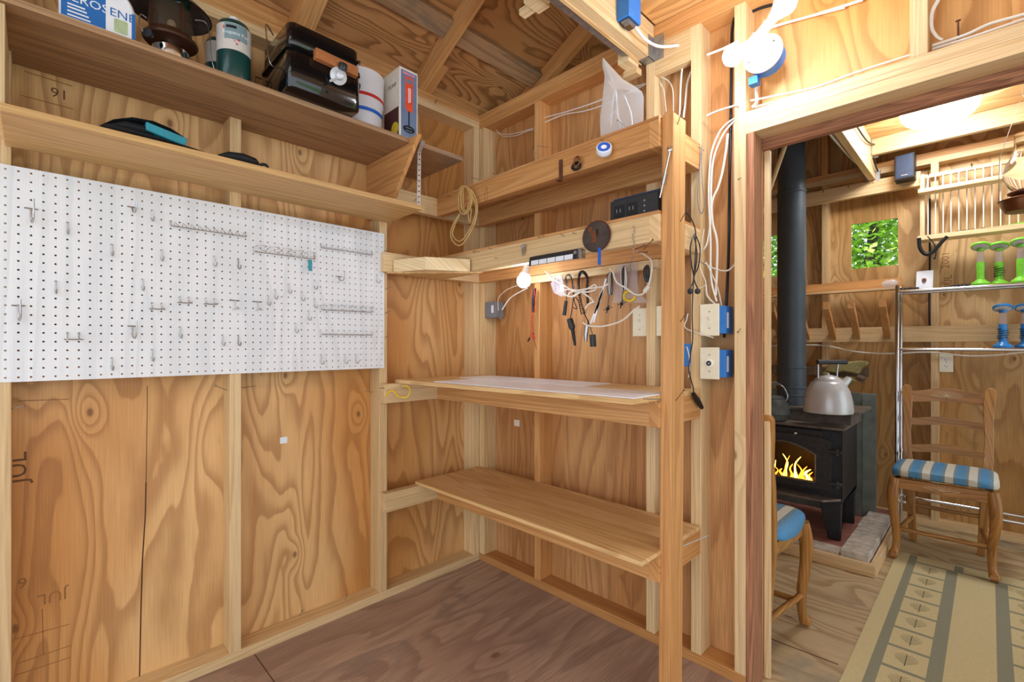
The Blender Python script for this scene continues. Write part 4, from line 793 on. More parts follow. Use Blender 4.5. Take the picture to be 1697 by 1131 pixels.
def cable(runs, label, r=.17, m='cable', y=-2.2, name='cable', cat='cable', flat=.55, group=None, x=None):
    k = dict(y=y) if x is None else dict(x=x)
    t = thing(name, P(*runs[0][0], **k), label, cat, group)
    for q in runs: MB().tube(smooth([P(a, b_, **k) for a, b_ in q], 5), r, 8, flat=flat).build('cable_run', m, t, True)
    return t
cable([[(826, 515), (826, 495), (838, 482), (855, 474), (866, 472)], [(832, 514), (845, 495), (862, 484), (874, 478)]], 'pair of white cables from the grey box to the bench bulb', .13, y=-4.5)
cable([[(822, 215), (830, 222), (850, 222), (880, 214), (886, 212)], [(824, 219), (834, 226), (855, 225), (886, 217), (884, 262)]], 'two thin cables sagging between corner stud and next stud', .1, 'cable', -1.5)
cable([[(903, 195), (940, 185), (980, 172), (1010, 160)], [(903, 203), (935, 190), (970, 184), (1005, 172), (1070, 140)], [(1050, 145), (1072, 138)]], 'white cables crossing the bay behind the clear zip bag', .15, y=-2.0)
cable([[(1093, 125), (1110, 113), (1130, 105), (1150, 100)], [(1094, 127), (1108, 135), (1115, 150), (1116, 185)], [(1093, 137), (1100, 150), (1104, 186)], [(1131, 108), (1128, 140), (1126, 196)], [(1150, 110), (1140, 135), (1136, 170), (1133, 195)]], 'white cables fanning down between studs under the joist hanger', .17, y=-2.2)
cable([[(1172, 91), (1185, 86), (1200, 80), (1224, 68)], [(1172, 192), (1190, 184), (1222, 174)]], 'white cable looped across the narrow stud bay under the bulb', .2, y=-3.7)
cable([[(1222, 194), (1206, 204), (1192, 220), (1180, 250), (1176, 285), (1175, 330), (1178, 400), (1178, 440), (1180, 470), (1188, 500)], [(1222, 197), (1208, 210), (1195, 230), (1183, 262), (1179, 300), (1178, 360), (1174, 395), (1168, 412), (1158, 420)], [(1206, 222), (1203, 250), (1197, 285), (1190, 310), (1180, 335), (1181, 370), (1188, 400), (1188, 445), (1186, 490)], [(1170, 435), (1180, 455), (1190, 480), (1196, 508)], [(1168, 437), (1185, 446), (1205, 449), (1218, 438), (1222, 424)], [(1170, 472), (1172, 490), (1182, 502), (1190, 508)]], 'bundle of white cables running down the narrow bay to the switches', .18, y=-2.6)
cable([[(1217, 200), (1217, 240), (1217, 290), (1218, 350)]], 'single white cable down the side of the doorway stud', .13, y=-2.4)
cable([[(1217, 30), (1213, 55), (1212, 120), (1211, 200), (1209, 300), (1208, 400), (1204, 500), (1200, 560)]], 'black cable running down the narrow stud bay', .2, 'blackcord', -1.4, flat=1)
cable([[(1244, 167), (1290, 158), (1350, 145), (1420, 120), (1510, 91)], [(1250, 178), (1280, 170), (1340, 153), (1400, 139)], [(1256, 126), (1253, 150), (1254, 168), (1246, 178)]], 'white cables lying along the doorway header', .2, y=-2.0)
cable([[(1247, 57), (1290, 42), (1350, 25), (1430, 0)], [(1262, 50), (1310, 36), (1400, 12)]], 'pair of white cables running up behind the forked socket', .2, y=-.7)
cable([[(1555, 0), (1545, 20), (1544, 45), (1552, 60), (1562, 66)], [(1545, 76), (1600, 58), (1640, 40), (1697, 24)], [(1545, 82), (1610, 62), (1697, 32)]], 'white cables looping over the header beyond the cripple stud', .22, y=-2.0)
cable([[(1244, 20), (1262, 13), (1280, 8)]], 'short black cable end poking out behind the doorway stud', .2, 'blackcord', -.8, flat=1)
cable([[(1157, 478), (1170, 470), (1160, 440), (1164, 400), (1167, 380)]], 'thin white lead behind the headphone cord', .08, y=-3.9)
# low voltage cord with two ball ends and a plug on the post side
t = thing('ball_lead', P(1152, 350, y=-6), 'black lead with two round ends and a plug hanging by the post', 'cord')
for q in ([(1136, 351), (1146, 364), (1152, 380), (1153, 400), (1152, 430), (1149, 470), (1147, 520), (1148, 560), (1144, 590), (1142, 615), (1148, 640), (1150, 652)], [(1150, 388), (1144, 410), (1146, 440), (1150, 460), (1144, 478)], [(1152, 388), (1160, 410), (1158, 440), (1150, 460), (1156, 478)], [(1150, 390), (1155, 420), (1152, 450)]): MB().tube(smooth([P(a, b_, x=53.0) for a, b_ in q], 5), .09, 6).build('cable_run', 'blackcord', t, True)
for q in ((1144, 483), (1156, 483)): MB().ball(P(*q, x=53.0), .42, 12).build('round_end', 'darkplastic', t, True)
a, c = P(1149, 653, x=53.0), P(1163, 676, x=53.0); MB().tube([a, a+(c-a)*.5, c], [.3, .42, .3], 12).build('plug', 'black', t, True)
tag(MB().tube(smooth([P(1163, 240, y=-4.2), P(1160, 275, y=-4.2), P(1156, 325, y=-4.2), P(1161, 354, y=-4.2), P(1167, 340, y=-4.2), P(1163, 290, y=-4.2), P(1163, 245, y=-4.2)], 5), .07, 6).build('rubber_band', 'greybox', None, True), 'long thin grey loop hanging from a nail on the stud', 'cord')
cable([[(1182, 560), (1137, 545), (1138, 530), (1140, 520)], [(1138, 575), (1142, 590), (1143, 612), (1141, 626)]], 'ivory cord drooping behind the bench post', .15, y=-4.4)
for q, d in (((1164, 248), (-.3, -.9, .3)), ((1167, 438), (-.3, -.8, .3)), ((1228, 295), (0, -.9, -.4)), ((1227, 545), (0, -.9, -.5)), ((1222, 178), (.4, -.8, -.4))): nail(P(*q, y=-3.5), d, 1.0, 'nail standing out of the studs beside the doorway', 'nails beside the doorway', r=.05)
nail(P(1588, 70, y=-1.8), (0, -.1, 1), 2.2, 'brown nail standing upright on the doorway header', None, 'rust', .1)
# blue box and stub of cable on the joist
t = thing('electrical_box', (45.1, -14, 91), 'open blue electrical box with metal strap on the loft joist', 'electrical box')
a, c = Vector((0, -14.2, 0)), Vector((0, -11.0, 0))
MB().box((45.02, a.y, 92.4), (47.0, c.y, 96.2)).build('box', 'bluebox', t, bev=.08)
MB().box((45.2, a.y+.3, 92.3), (46.8, c.y-.3, 92.42)).build('box_mouth', 'darkblue', t)
MB().box((45.5, a.y+.4, 92.1), (46.6, c.y-.6, 92.3)).build('device_strap', 'galv', t); MB().box((45.7, a.y+.9, 91.7), (46.5, c.y-1.0, 92.1)).build('device', 'steel', t)
MB().tube(smooth([(46.4, c.y-.6, 92.2), (46.8, c.y+1.6, 91.2), (47.4, -6.5, 91.2), (49.0, -3.6, 91.9)], 6), .22, 8).build('cable', 'cable', t, True)
# ================================================================ STOVE ROOM
# ---- ledge shelf, peg rail, grey board
t = thing('wall_ledge', (45, 90, 61.6), 'narrow wooden ledge shelf under the small windows', 'shelf')
MB().box((22, 91.2, 62.1), (65.4, 91.98, 64.75)).build('back_board', 'fir_x', t, bev=.03); MB().box((22, 88.6, 61.55), (64.5, 91.98, 62.1)).build('ledge_board', 'lumber_x', t, bev=.03)
t = thing('peg_rail', (50, 91, 47.5), 'long coat rail with slanted square pegs on the stove room wall', 'coat rail')
MB().box((18, 91.2, 47.6), (110, 91.98, 51.7)).build('rail', 'lumber_x', t, bev=.03)
for x in (29.8, 36.4, 43.5, 50.1, 55.8, 62.5):
    d = Vector((0, -8.8, 8.3)); u = d.normalized(); n = Vector((0, u.z, -u.y)); a = Vector((x-.75, 91.2, 48.3)); q = [a, a+Vector((1.5, 0, 0)), a+Vector((1.5, 0, 0))-n*0+Vector((0, 0, 2.0)), a+Vector((0, 0, 2.0))]
    MB().prism([a, a+Vector((1.5, 0, 0)), a+Vector((1.5, 0, 2.1)), a+Vector((0, 0, 2.1))], d).build('peg', 'fir_y', t, bev=.03)
t = MB().box((20, 91.2, 37.8), (58.4, 91.98, 40.4)).build('weathered_board', 'greywood', bev=.04); tag(t, 'weathered grey board nailed across the studs behind the stove', 'board')
p = P(1474, 471, y=89.5); b = MB(); random.seed(5); b.ball((p.x, 89.6, 63.2), 1.0, 14, (1.9, 1.1, 1.0))
for i in range(len(b.v)): b.v[i] += Vector((random.uniform(-.2, .2), random.uniform(-.2, .2), random.uniform(-.18, .18)))
tag(b.build('crumpled_bag', 'poly', None, True), 'crumpled clear plastic bag on the end of the ledge shelf', 'bag')
o = MB().tube([(30, 89.3, 62.3), (34.6, 89.3, 62.3)], .17, 8).build('lighter_stick', 'black'); tag(o, 'thin black lighter stick with red tip on the ledge shelf', 'lighter'); MB().tube([(30, 89.3, 62.3), (31.4, 89.3, 62.3)], .19, 8).build('tip', 'red', o)
# cable swag along the wall
cable([[(1270, 574), (1330, 572), (1372, 574), (1410, 582), (1450, 586), (1490, 586), (1540, 584), (1600, 590), (1650, 589), (1697, 584)]], 'white cable swagging along the stove room wall below the peg rail', .2, 'cable', 91.3, flat=1)
cable([[(1541, 330), (1541, 380), (1541, 440), (1540, 500), (1541, 540)]], 'black cable running down beside the stud under the spindle rack', .22, 'blackcord', 91.6, flat=1)
for k, px in enumerate((1334, 1365, 1406, 1447)): nail(P(px, (326, 320, 312, 304)[k], y=90.5), (.1, -.8, .5), .9, 'small bent hook on the long lumber rail of the stove room', 'hooks on the long rail', 'rust', .07)
# ---- wall plates
plate(72.95, 75.6, 39.9, 44.5, 92.0-.0, 'outlet', 'wall_outlet', 'ivory duplex outlet on the stove room stud below the peg rail')
# ---- loudspeaker
t = thing('loudspeaker', (66.5, 90, 89.7), 'small black loudspeaker mounted high beside the spindle rack', 'speaker')
MB().hexa([(64.5, 86.6, 89.6), (68.6, 86.4, 89.7), (68.6, 90.4, 89.7), (64.5, 90.4, 89.6), (64.5, 87.0, 96.2), (68.6, 86.8, 96.3), (68.6, 90.4, 96.3), (64.5, 90.4, 96.2)]).build('cabinet', 'black', t, bev=.12)
MB().hexa([(64.9, 86.45, 90.0), (68.2, 86.25, 90.1), (68.2, 86.6, 90.1), (64.9, 86.75, 90.0), (64.9, 86.82, 95.8), (68.2, 86.62, 95.9), (68.2, 86.95, 95.9), (64.9, 87.1, 95.8)]).build('grille', 'darkblue', t); MB().box((65.9, 86.3, 90.55), (67.2, 86.5, 90.7)).build('badge', 'steel', t)
# ---- spindle rack
t = thing('spindle_rack', (82, 90, 73.4), 'pale wooden plate rack of thin dowels hung on the stove room wall', 'rack')
for x in (69.4, 97): MB().box((x, 89.2, 73.2), (x+.9, 90.4, 90.6)).build('upright', 'pine_z', t, bev=.04)
MB().box((69.4, 90.4, 89.8), (97.9, 91.2, 90.7)).build('top_rail', 'pine_x', t); MB().box((69.2, 86.9, 85.5), (97.9, 88.2, 86.4)).build('front_rail', 'pine_x', t); MB().box((69.2, 88.2, 85.3), (97.9, 90.0, 85.8)).build('middle_shelf', 'pine_x', t)
MB().box((69.2, 86.2, 73.3), (97.9, 91.2, 73.9)).build('bottom_shelf', 'pine_x', t); MB().box((69.2, 86.2, 73.9), (97.9, 86.7, 74.4)).build('lip', 'pine_x', t)
for k in range(18):
    x = 70.9+1.45*k; MB().tube([(x, 90.2, 74), (x, 90.2, 90)], .14, 6).build('dowel', 'white_plastic', t)
for k in range(18):
    x = 70.9+1.45*k; MB().tube([(x, 87.6, 86.2), (x, 90.2, 89.8)], .12, 6).build('dowel', 'white_plastic', t)
for x in (71.0, 79.0, 87.0): MB().tube([(x, 90.4, 90.4), (x, 89.7, 91.2)], .1, 6).tube([(x-.3, 90.1, 90.9), (x+.3, 90.1, 90.9)], .08, 5).build('hook', 'rust', t)
o = MB().tube(smooth([P(a, b_, y=86.0) for a, b_ in ((1523, 395), (1525, 412), (1535, 422), (1548, 416), (1560, 402), (1570, 392))], 6), .42, 10).build('black_strap', 'black', None, True); tag(o, 'thick black strap drooping below the spindle rack', 'strap')
MB().tube(smooth([P(a, b_, y=85.8) for a, b_ in ((1537, 392), (1548, 405), (1551, 420), (1549, 428))], 5), .12, 6).ball(P(1549, 428, y=85.8), .3, 8).build('tassel', 'black', o, True)
random.seed(11); b = MB(); 
for k in range(7): b.ball((76.6+.9*k+random.uniform(-.2, .2), 88.5+random.uniform(-.6, .6), 74.5), .65, 8, (1.1, .9, .7))
tag(b.build('binocular_strap', 'black', None, True), 'crumpled black strap bundle on the bottom of the spindle rack', 'strap')
tag(MB().hexa([(70.4, 86.9, 73.93), (76.1, 86.9, 73.93), (76.1, 89.6, 73.93), (70.4, 89.6, 73.93), (70.4, 86.9, 74.35), (76.1, 86.9, 74.45), (76.1, 89.6, 74.5), (70.4, 89.6, 74.5)]).build('clear_sleeve', 'poly'), 'flat clear plastic sleeve on the bottom of the spindle rack', 'sleeve')
tag(MB().hexa([(83.5, 86.9, 74.0), (88.3, 86.9, 74.0), (88.3, 89.4, 74.0), (83.5, 89.4, 74.0), (83.5, 86.9, 74.4), (88.3, 86.9, 74.9), (88.3, 89.4, 75.0), (83.5, 89.4, 74.6)]).build('green_booklet', 'green'), 'flat green booklet on the bottom of the spindle rack', 'booklet')
# ---- oil lamp hanging in front of the rack
ox, oy, oz = 86.9, 70, 73.9
t = thing('oil_lamp', (ox, oy, oz), 'hanging oil lamp with glass chimney and copper font', 'oil lamp')
MB().lathe([(1.0, 0), (2.6, .1), (3.2, 1.2), (3.4, 2.3), (3.7, 2.5), (3.0, 2.8), (1.2, 3.3)], (ox, oy, oz), n=32).build('font', 'copper', t, True)
MB().lathe([(1.2, 3.3), (2.2, 3.7), (2.3, 4.0), (1.5, 4.5)], (ox, oy, oz), n=28).build('burner', 'rust', t, True)
MB().lathe([(1.5, 4.4), (2.1, 5.2), (2.9, 7.0), (3.0, 8.4), (2.4, 10.2), (1.6, 11.6), (1.3, 13.0), (1.25, 16)], (ox, oy, oz), n=32, cap=False).build('chimney', 'glass', t, True)
MB().tube([(ox-3.5, oy, oz+2.5), (ox-3.3, oy, oz+12), (ox, oy, oz+24), (ox, oy, 101.3)], .06, 6).tube([(ox+3.5, oy, oz+2.5), (ox+3.3, oy, oz+12), (ox, oy, oz+24)], .06, 6).build('hanger', 'steel', t)
# ---- chrome rack
t = thing('chrome_rack', (80, 86, 0), 'chrome tube rack with open shelves against the stove room wall', 'rack')
for y in (82.7, 88.9):
    for x in (65.5, 104): MB().lathe([(.5, 0), (.5, 61.6), (.3, 62)], (x, y, 0), n=14).build('post', 'chrome', t, True)
for z in (60.3, 45.7, 7.2):
    for y in (82.7, 88.9): MB().tube([(65.5, y, z), (104, y, z)], .4, 12).build('shelf_bar', 'chrome', t, True)
    MB().tube([(65.5, 82.7, z), (65.5, 88.9, z)], .3, 10).build('shelf_bar', 'chrome', t, True)
for z in (60.3, 45.7):
    for k in range(6): MB().tube([(65.5, 83.6+.9*k, z+.3), (104, 83.6+.9*k, z+.3)], .1, 6).build('shelf_wire', 'chrome', t)
for z in (34, 19): 
    for y in (82.7, 88.9): MB().lathe([(.62, 0), (.62, .7)], (65.5, y, z), n=14).build('collar', 'chrome', t, True)
# things on its top shelf
ZT = 60.75
a, c = P(1518, 450, y=87.5), P(1546, 480, y=87.5)
t = thing('wall_plate', (70.4, 87.6, ZT), 'loose white coax wall plate leaning on the chrome rack', 'plate')
MB().hexa([(a.x, 86.6, ZT), (c.x, 86.6, ZT), (c.x, 86.8, ZT), (a.x, 86.8, ZT), (a.x+.1, 87.8, a.z), (c.x+.1, 87.8, a.z), (c.x+.1, 88.0, a.z), (a.x+.1, 88.0, a.z)]).build('plate_body', 'white_lam', t, bev=.05); MB().lathe([(.45, 0), (.45, .3)], ((a.x+c.x)/2, 87.15, (a.z+ZT)/2), (0, -1, .2), 14).build('jack', 'copper', t, True)
random.seed(2)
for px, nm, lb in ((1507, 'black_clip', 'small black clip lying left of the loose white wall plate'), (1592, 'black_gadget', 'small black gadget lying before the green lamps')):
    q = P(px, 474, y=85); b = MB()
    for k in range(5): b.ball((q.x-1.4+.7*k, 85+random.uniform(-.4, .4), ZT+.35), .5, 8, (1.1, .9, .7))
    tag(b.build(nm, 'black', None, True), lb, 'gadget')
def work_lamp(x, y, z, m, label, group, cordy=False):
    t = thing('work_lamp', (x, y, z), label, 'lamp', None)
    MB().lathe([(1.65, 0), (1.75, .25), (1.6, .6), (1.0, 1.0), (.8, 1.35)], (x, y, z), n=28).build('base', m, t, True)
    MB().lathe([(.72, 1.3), (.7, 3.0), (.78, 4.2), (.75, 5.4)], (x, y, z), n=20).build('grip', m, t, True); MB().lathe([(.7, 5.4), (.62, 7.0), (.6, 8.0)], (x, y, z), n=18).build('stem', 'foggy', t, True)
    MB().lathe([(.66, 8.0), (.7, 8.6)], (x, y, z), n=16).build('neck', m, t, True)
    # oval head, tipped forward
    Mt = Matrix.Translation((x, y-.1, z+9.2)) @ Matrix.Rotation(math.radians(-30), 4, 'X') @ Matrix.Diagonal((.8, .7, .9, 1))
    h = MB().lathe([(1.6, .45), (2.1, .2), (2.2, -.1), (2.1, -.35), (1.85, -.4)], (0, 0, 0), (0, 0, 1), 28).xf(Mt).build('head', m, t, True)
    MB().lathe([(.01, -.44), (1.5, -.44), (1.85, -.41)], (0, 0, 0), (0, 0, 1), 28).xf(Mt).build('lens', 'cablegrey', h, True)
    for k in range(14):
        a = 2.4*k; r_ = 1.6*math.sqrt((k+.5)/14); MB().lathe([(.13, 0), (.13, -.1)], (r_*math.cos(a), r_*math.sin(a), -.43), (0, 0, 1), 8).xf(Mt).build('diode', 'white_lam', h)
    if cordy: MB().tube(smooth([(x+(.85+.2*math.sin(3*k))*math.cos(k*1.1), y+(.85+.2*math.sin(3*k))*math.sin(k*1.1), z+1.9+.09*k) for k in range(28)], 3), .09, 5).build('cord_wrap', 'blackcord', t, True)
    return t
work_lamp(P(1625, 476, y=84.4).x, 84.4, ZT, 'green', 'green work lamp with oval head and no cord wrap beside the black gadget', None)
work_lamp(P(1656, 475, y=87.2).x, 87.2, ZT, 'green', 'green work lamp with black cord wound round its stem', None, True)
work_lamp(P(1692, 474, y=84.4).x, 84.4, ZT, 'green', 'green work lamp with bare stem past the cord-wound one', None)
work_lamp(P(1662, 577, y=84.4).x, 84.4, 46.15, 'lampblue', 'blue work lamp with cord-wrapped stem directly below the green lamps', None, True)
work_lamp(P(1699, 577, y=86.8).x, 86.8, 46.15, 'lampblue', 'second blue work lamp standing past its twin on the lower shelf', None, True)
# ---- canvas gloves on the grey board
b = MB(); base = [(1365, 616), (1372, 606), (1385, 600), (1405, 600), (1425, 598), (1438, 600), (1437, 606), (1428, 610), (1422, 621), (1408, 618), (1395, 616), (1385, 619)]
t = thing('canvas_gloves', P(1400, 620, y=90), 'olive canvas work gloves hung over the grey board behind the kettle', 'gloves')
MB().prism([P(*q, y=88.3) for q in base], (0, 2.6, 0)).build('glove', 'canvas', t, bev=.35)
MB().tube(smooth([P(1366, 618, y=89.2), P(1376, 630, y=88.8), P(1388, 635, y=88.6)], 4), [1.0, .9, .8, .8, .8, .8, .8, .8, .7], 10).build('cuff', 'canvas', t, True); MB().tube([P(1390, 630, y=88.8), P(1405, 634, y=88.4), P(1414, 628, y=88.4)], [.8, 1.0, .9], 10).build('cuff', 'canvas', t, True)
MB().tube([P(1420, 624, y=89.5), P(1432, 630, y=89.5)], .9, 8).build('grey_cloth', 'greywood', t, True)  # grey-brown piece of cloth beside the cuffs
# ---- hearth
t = thing('hearth_pad', (48, 68, 0), 'low wood-framed hearth with red base and edging of grey pavers', 'hearth')
MB().box((26, 46.8, 0), (66.0, 47.8, 2.5)).build('frame_board', 'lumber_x', t, bev=.1); MB().box((65.0, 47.8, 0), (66.0, 81.8, 2.5)).build('frame_board', 'lumber_y', t, bev=.1)
MB().box((26, 47.8, 0), (65, 91.9, 1.9)).build('base_slab', 'hearthred', t)
random.seed(4)
def paver(x0, x1, y0, y1, z1): 
    b = MB().box((x0, y0, 1.9), (x1, y1, z1)); o = b.build('paver', 'paver', t, bev=.22); return o
y = 47.9
for ln in (9.8, 8.4, 9.2, 4.6): paver(59.9+random.uniform(-.2, .2), 64.8, y, y+ln-.25, 4.0+random.uniform(-.15, .2)); y += ln
x = 59.7
for ln in (11.5, 11, 10.6): paver(x-ln+.2, x-.05, 47.9, 51.4, 3.1+random.uniform(-.1, .1)); x -= ln
# ---- wood stove
t = thing('wood_stove', (46.5, 66, 1.9), 'black cast iron wood stove with a fire behind its arched window', 'stove')
X0_, X1_, Y0_, Y1_ = 34.6, 58.3, 57.6, 75.0
fire = MB()
fire.box((X0_, Y0_+.6, 10.6), (X0_+1.2, Y1_, 27.6)).box((X1_-.4, Y0_, 10.6), (X1_, Y1_, 27.6)).box((X0_, Y1_-.4, 10.6), (X1_, Y1_, 27.6)).box((X0_, Y0_, 10.6), (X1_, Y1_, 11.4)).box((X0_, Y0_, 26.9), (X1_, Y1_, 27.6))
fire.box((X0_, Y0_, 11.4), (38.9, Y0_+.8, 26.9)).box((53.9, Y0_, 11.4), (X1_, Y0_+.8, 26.9)).box((38.9, Y0_, 11.4), (53.9, Y0_+.8, 14.4)).box((38.9, Y0_, 23.9), (53.9, Y0_+.8, 26.9))
fire.build('firebox', 'stoveblack', t, bev=.05)
def arch(x0, x1, z0, z1, rise, y, d, n=10):
    return [(x0, y, z0), (x1, y, z0), (x1, y, z1)]+[(x1+(x0-x1)*k/n, y, z1+rise*math.sin(math.pi*k/n)) for k in range(1, n)]+[(x0, y, z1)]
# door frame: outer rectangle minus arched window, as a ring of quads
win = arch(39.6, 53.4, 14.8, 21.3, 2.2, 0, 0); N_ = len(win)
def outer(p, w):   # push a window point out to the door rectangle
    cx, cz = 46.5, 18.5; dx, dz = p[0]-cx, p[2]-cz; s = min((w[0]/abs(dx)) if abs(dx) > 1e-6 else 1e9, ((w[1] if dz > 0 else w[2])/abs(dz)) if abs(dz) > 1e-6 else 1e9); return (cx+dx*s, cz+dz*s)
vs = []; fs = []
for y_ in (56.5, 57.6):
    for p in win: vs.append((p[0], y_, p[2]))
    for p in win: q = outer(p, (9.9, 7.0, 6.0)); vs.append((q[0], y_, q[1]))
for i in range(N_):
    j = (i+1) % N_; fs += [(i, j, N_+j, N_+i), (2*N_+i, 2*N_+j, 3*N_+j, 3*N_+i), (i, j, 2*N_+j, 2*N_+i), (N_+i, N_+j, 3*N_+j, 3*N_+i)]
d_ = MB().add(vs, fs).build('door', 'iron', t)
MB().tube([(p[0], 56.4, p[2]) for p in win], .22, 6, True).build('window_bead', 'stovetop', d_, True)
MB().prism([(p[0], 57.0, p[2]) for p in win], (0, .12, 0)).build('door_glass', 'glass', d_)
for z in (15.0, 22.4): MB().tube([(56.0, 56.4, z), (58.6, 56.6, z+.1)], .5, 10).lathe([(.45, -.7), (.45, .7)], (57.6, 56.5, z), (0, 0, 1), 12).build('hinge', 'iron', t, True)
MB().box((40.5, 57.1, 25.1), (54.5, 57.6, 26.8)).build('air_slide', 'iron', t, bev=.05); MB().ball((49.2, 56.7, 25.7), .5, 12).build('slide_knob', 'chrome', t, True)
MB().hexa([(37.5, 53.8, 11.2), (55.5, 53.8, 11.2), (58.2, 57.6, 11.2), (34.7, 57.6, 11.2), (37.5, 53.8, 11.7), (55.5, 53.8, 11.7), (58.2, 57.6, 11.7), (34.7, 57.6, 11.7)]).build('ash_lip', 'stovetop', t)
MB().prism([(33.6, 55.0, 27.6), (33.6, 55.0, 28.1), (33.6, 62.2, 28.1), (33.6, 63.4, 30.6), (33.6, 75.4, 30.6), (33.6, 75.4, 27.6)], (25.7, 0, 0)).build('step_plate', 'stovetop', t, bev=.06)
MB().box((32.6, 61.6, 30.75), (61.2, 76.4, 31.35)).build('top_plate', 'stovetop', t, bev=.06)
for x in (36.2, 57.2):
    for y in (58.6, 73.6):
        s = 1 if x > 45 else -1
        MB().hexa([(x-s*1.6, y-.7, 1.92), (x+s*.8, y-.7, 1.92), (x+s*.8, y+.5, 1.92), (x-s*1.6, y+.5, 1.92), (x-s*3.4, y-.9, 11.0), (x+s*1.0, y-.9, 11.0), (x+s*1.0, y+.9, 11.0), (x-s*3.4, y+.9, 11.0)]).build('leg', 'stoveblack', t, bev=.1)
random.seed(9)
for k in range(3): MB().tube([(40+1.2*k, 62+1.3*k, 12.4+1.1*(k % 2)), (53-k, 63+k, 12.6+.8*k)], 1.1, 10).build('log', 'log', t)
MB().box((39, 59, 11.45), (54, 68, 11.9)).build('ember_bed', 'ember', t)
for k in range(15):
    x = 40.6+.86*k+random.uniform(-.3, .3); y = 60.2+random.uniform(0, 1.6); h = random.uniform(2.4, 5.4)+(2.4 if k in (6, 7, 9) else 0); w_ = random.uniform(.42, .8)
    pts = smooth([(x, y, 13.0), (x+random.uniform(-.4, .4), y, 13.0+h*.35), (x+random.uniform(-.7, .7), y, 13.0+h*.7), (x+random.uniform(-.9, .9), y, 13.0+h)], 4)
    MB().tube(pts, [w_*(1-i/(len(pts)-1))**.7*(.7+.6*math.sin(math.pi*min(1, i/5))) +.02 for i in range(len(pts))], 6, flat=.4).build('flame', 'flamecore' if k % 3 == 0 else 'flame', t, True)
# flue
t = thing('stovepipe', (45.6, 67.3, 31.4), 'tall black stovepipe rising from the wood stove', 'stovepipe')
MB().lathe([(3.35, 0), (3.35, 9.5)], (45.6, 67.3, 31.36), n=36).build('pipe_section', 'pipe', t, True); MB().lathe([(3.25, 9.5), (3.25, 55)], (45.6, 67.3, 31.36), n=36).build('pipe_section', 'pipe', t, True); MB().lathe([(3.15, 55), (3.15, 88.6)], (45.6, 67.3, 31.36), n=36).build('pipe_section', 'pipe', t, True)
for z in (2.2, 4.2, 9.4, 54.6): MB().lathe([(3.38, 0), (3.46, .15), (3.46, .35), (3.38, .5)], (45.6, 67.3, 31.4+z), n=36).build('seam_ring', 'pipe', t, True)
# kettle
k0 = P(1372, 683, z=31.4); kx, ky = k0.x, k0.y
t = thing('tea_kettle', (kx, ky, 31.36), 'large dull aluminium kettle on the stove top', 'kettle')
kr = 35.5*((ky-CAMP[1])-(kx-CAMP[0]))*S2/FPX
MB().lathe([(kr*.98, 0), (kr, .4), (kr*.97, 2.6), (kr*.86, 5.0), (kr*.68, 6.7), (kr*.55, 7.2)], (kx, ky, 31.36), n=40).build('body', 'alum', t, True)
MB().lathe([(kr*.56, 7.1), (kr*.54, 7.5), (kr*.35, 8.3), (.3, 8.6), (.25, 9.0), (.01, 9.1)], (kx, ky, 31.36), n=32).build('lid', 'alum', t, True)
r_ = Vector((S2, S2, 0))
c = Vector((kx, ky, 31.36)); sp = c+r_*kr*.75+Vector((0, 0, 5.9)); MB().tube([sp-r_*.8, sp+r_*.5+Vector((0, 0, 1.1)), sp+r_*1.2+Vector((0, 0, 1.9))], [1.1, .8, .65], 14).build('spout', 'alum', t, True)
ha, hb = c-r_*kr*.45+Vector((0, 0, 6.9)), c+r_*kr*.42+Vector((0, 0, 6.9)); up = Vector((0, 0, 4.6))
MB().tube([ha, ha+up], .2, 8).tube([hb, hb+up*.55, hb+up+r_*.3], .2, 8).build('handle_strap', 'steel', t, True); MB().tube([ha+up-r_*.2, hb+up+r_*2.2], .55, 12).build('handle_grip', 'darkplastic', t, True)
# cast iron kettle
q = P(1284, 695, z=29.0); c = Vector((q.x-1.0, 57.8, 28.13))
c.x = P(1281, 690, y=57.8).x
t = thing('cast_iron_kettle', c, 'dark cast iron kettle with coiled wire handle at the stove front', 'kettle')
MB().lathe([(2.7, 0), (3.2, .5), (3.3, 1.5), (3.65, 1.7), (3.6, 2.6), (3.3, 4.2), (2.6, 5.2), (2.4, 5.5)], c, n=36).build('body', 'castiron', t, True); MB().lathe([(2.5, 5.4), (2.5, 5.7), (1.8, 6.1), (.4, 6.3), (.3, 6.8)], c, n=30).build('lid', 'castiron', t, True)
MB().tube(smooth([c+Vector((2.9, 0, 5.0)), c+Vector((3.3, 0, 6.2)), c+Vector((2.6, 0, 8.0)), c+Vector((1.6, 0, 8.8))], 5), .16, 8).build('bail', 'steel', t, True)
b = []
for k in range(14*8+1):
    f = k/(14*8); p = c+Vector((1.7-3.4*f, 0, 8.85+.25*math.sin(math.pi*f))); a = 2*math.pi*k/8; R_ = .2+.25*math.sin(math.pi*f); b.append(p+Vector((0, R_*math.cos(a), R_*math.sin(a))))
MB().tube(b, .07, 5).build('coil_grip', 'steel', t, True); MB().tube([c+Vector((-1.7, 0, 8.85)), c+Vector((-2.8, 0, 7.5)), c+Vector((-3.2, 0, 5.2))], .16, 8).build('bail', 'steel', t, True)
# heat shield
t = thing('heat_shield', (56, 81.5, 1.9), 'tall grey metal heat shield standing behind the stove', 'heat shield')
for a, c in ((30, 46), (46.1, 58.6), (58.7, 61.6)): MB().box((a, 80.6 if c < 60 else 80.2, 1.95), (c, 80.9 if c < 60 else 80.5, 34.2)).build('sheet', 'shield', t, bev=.05)
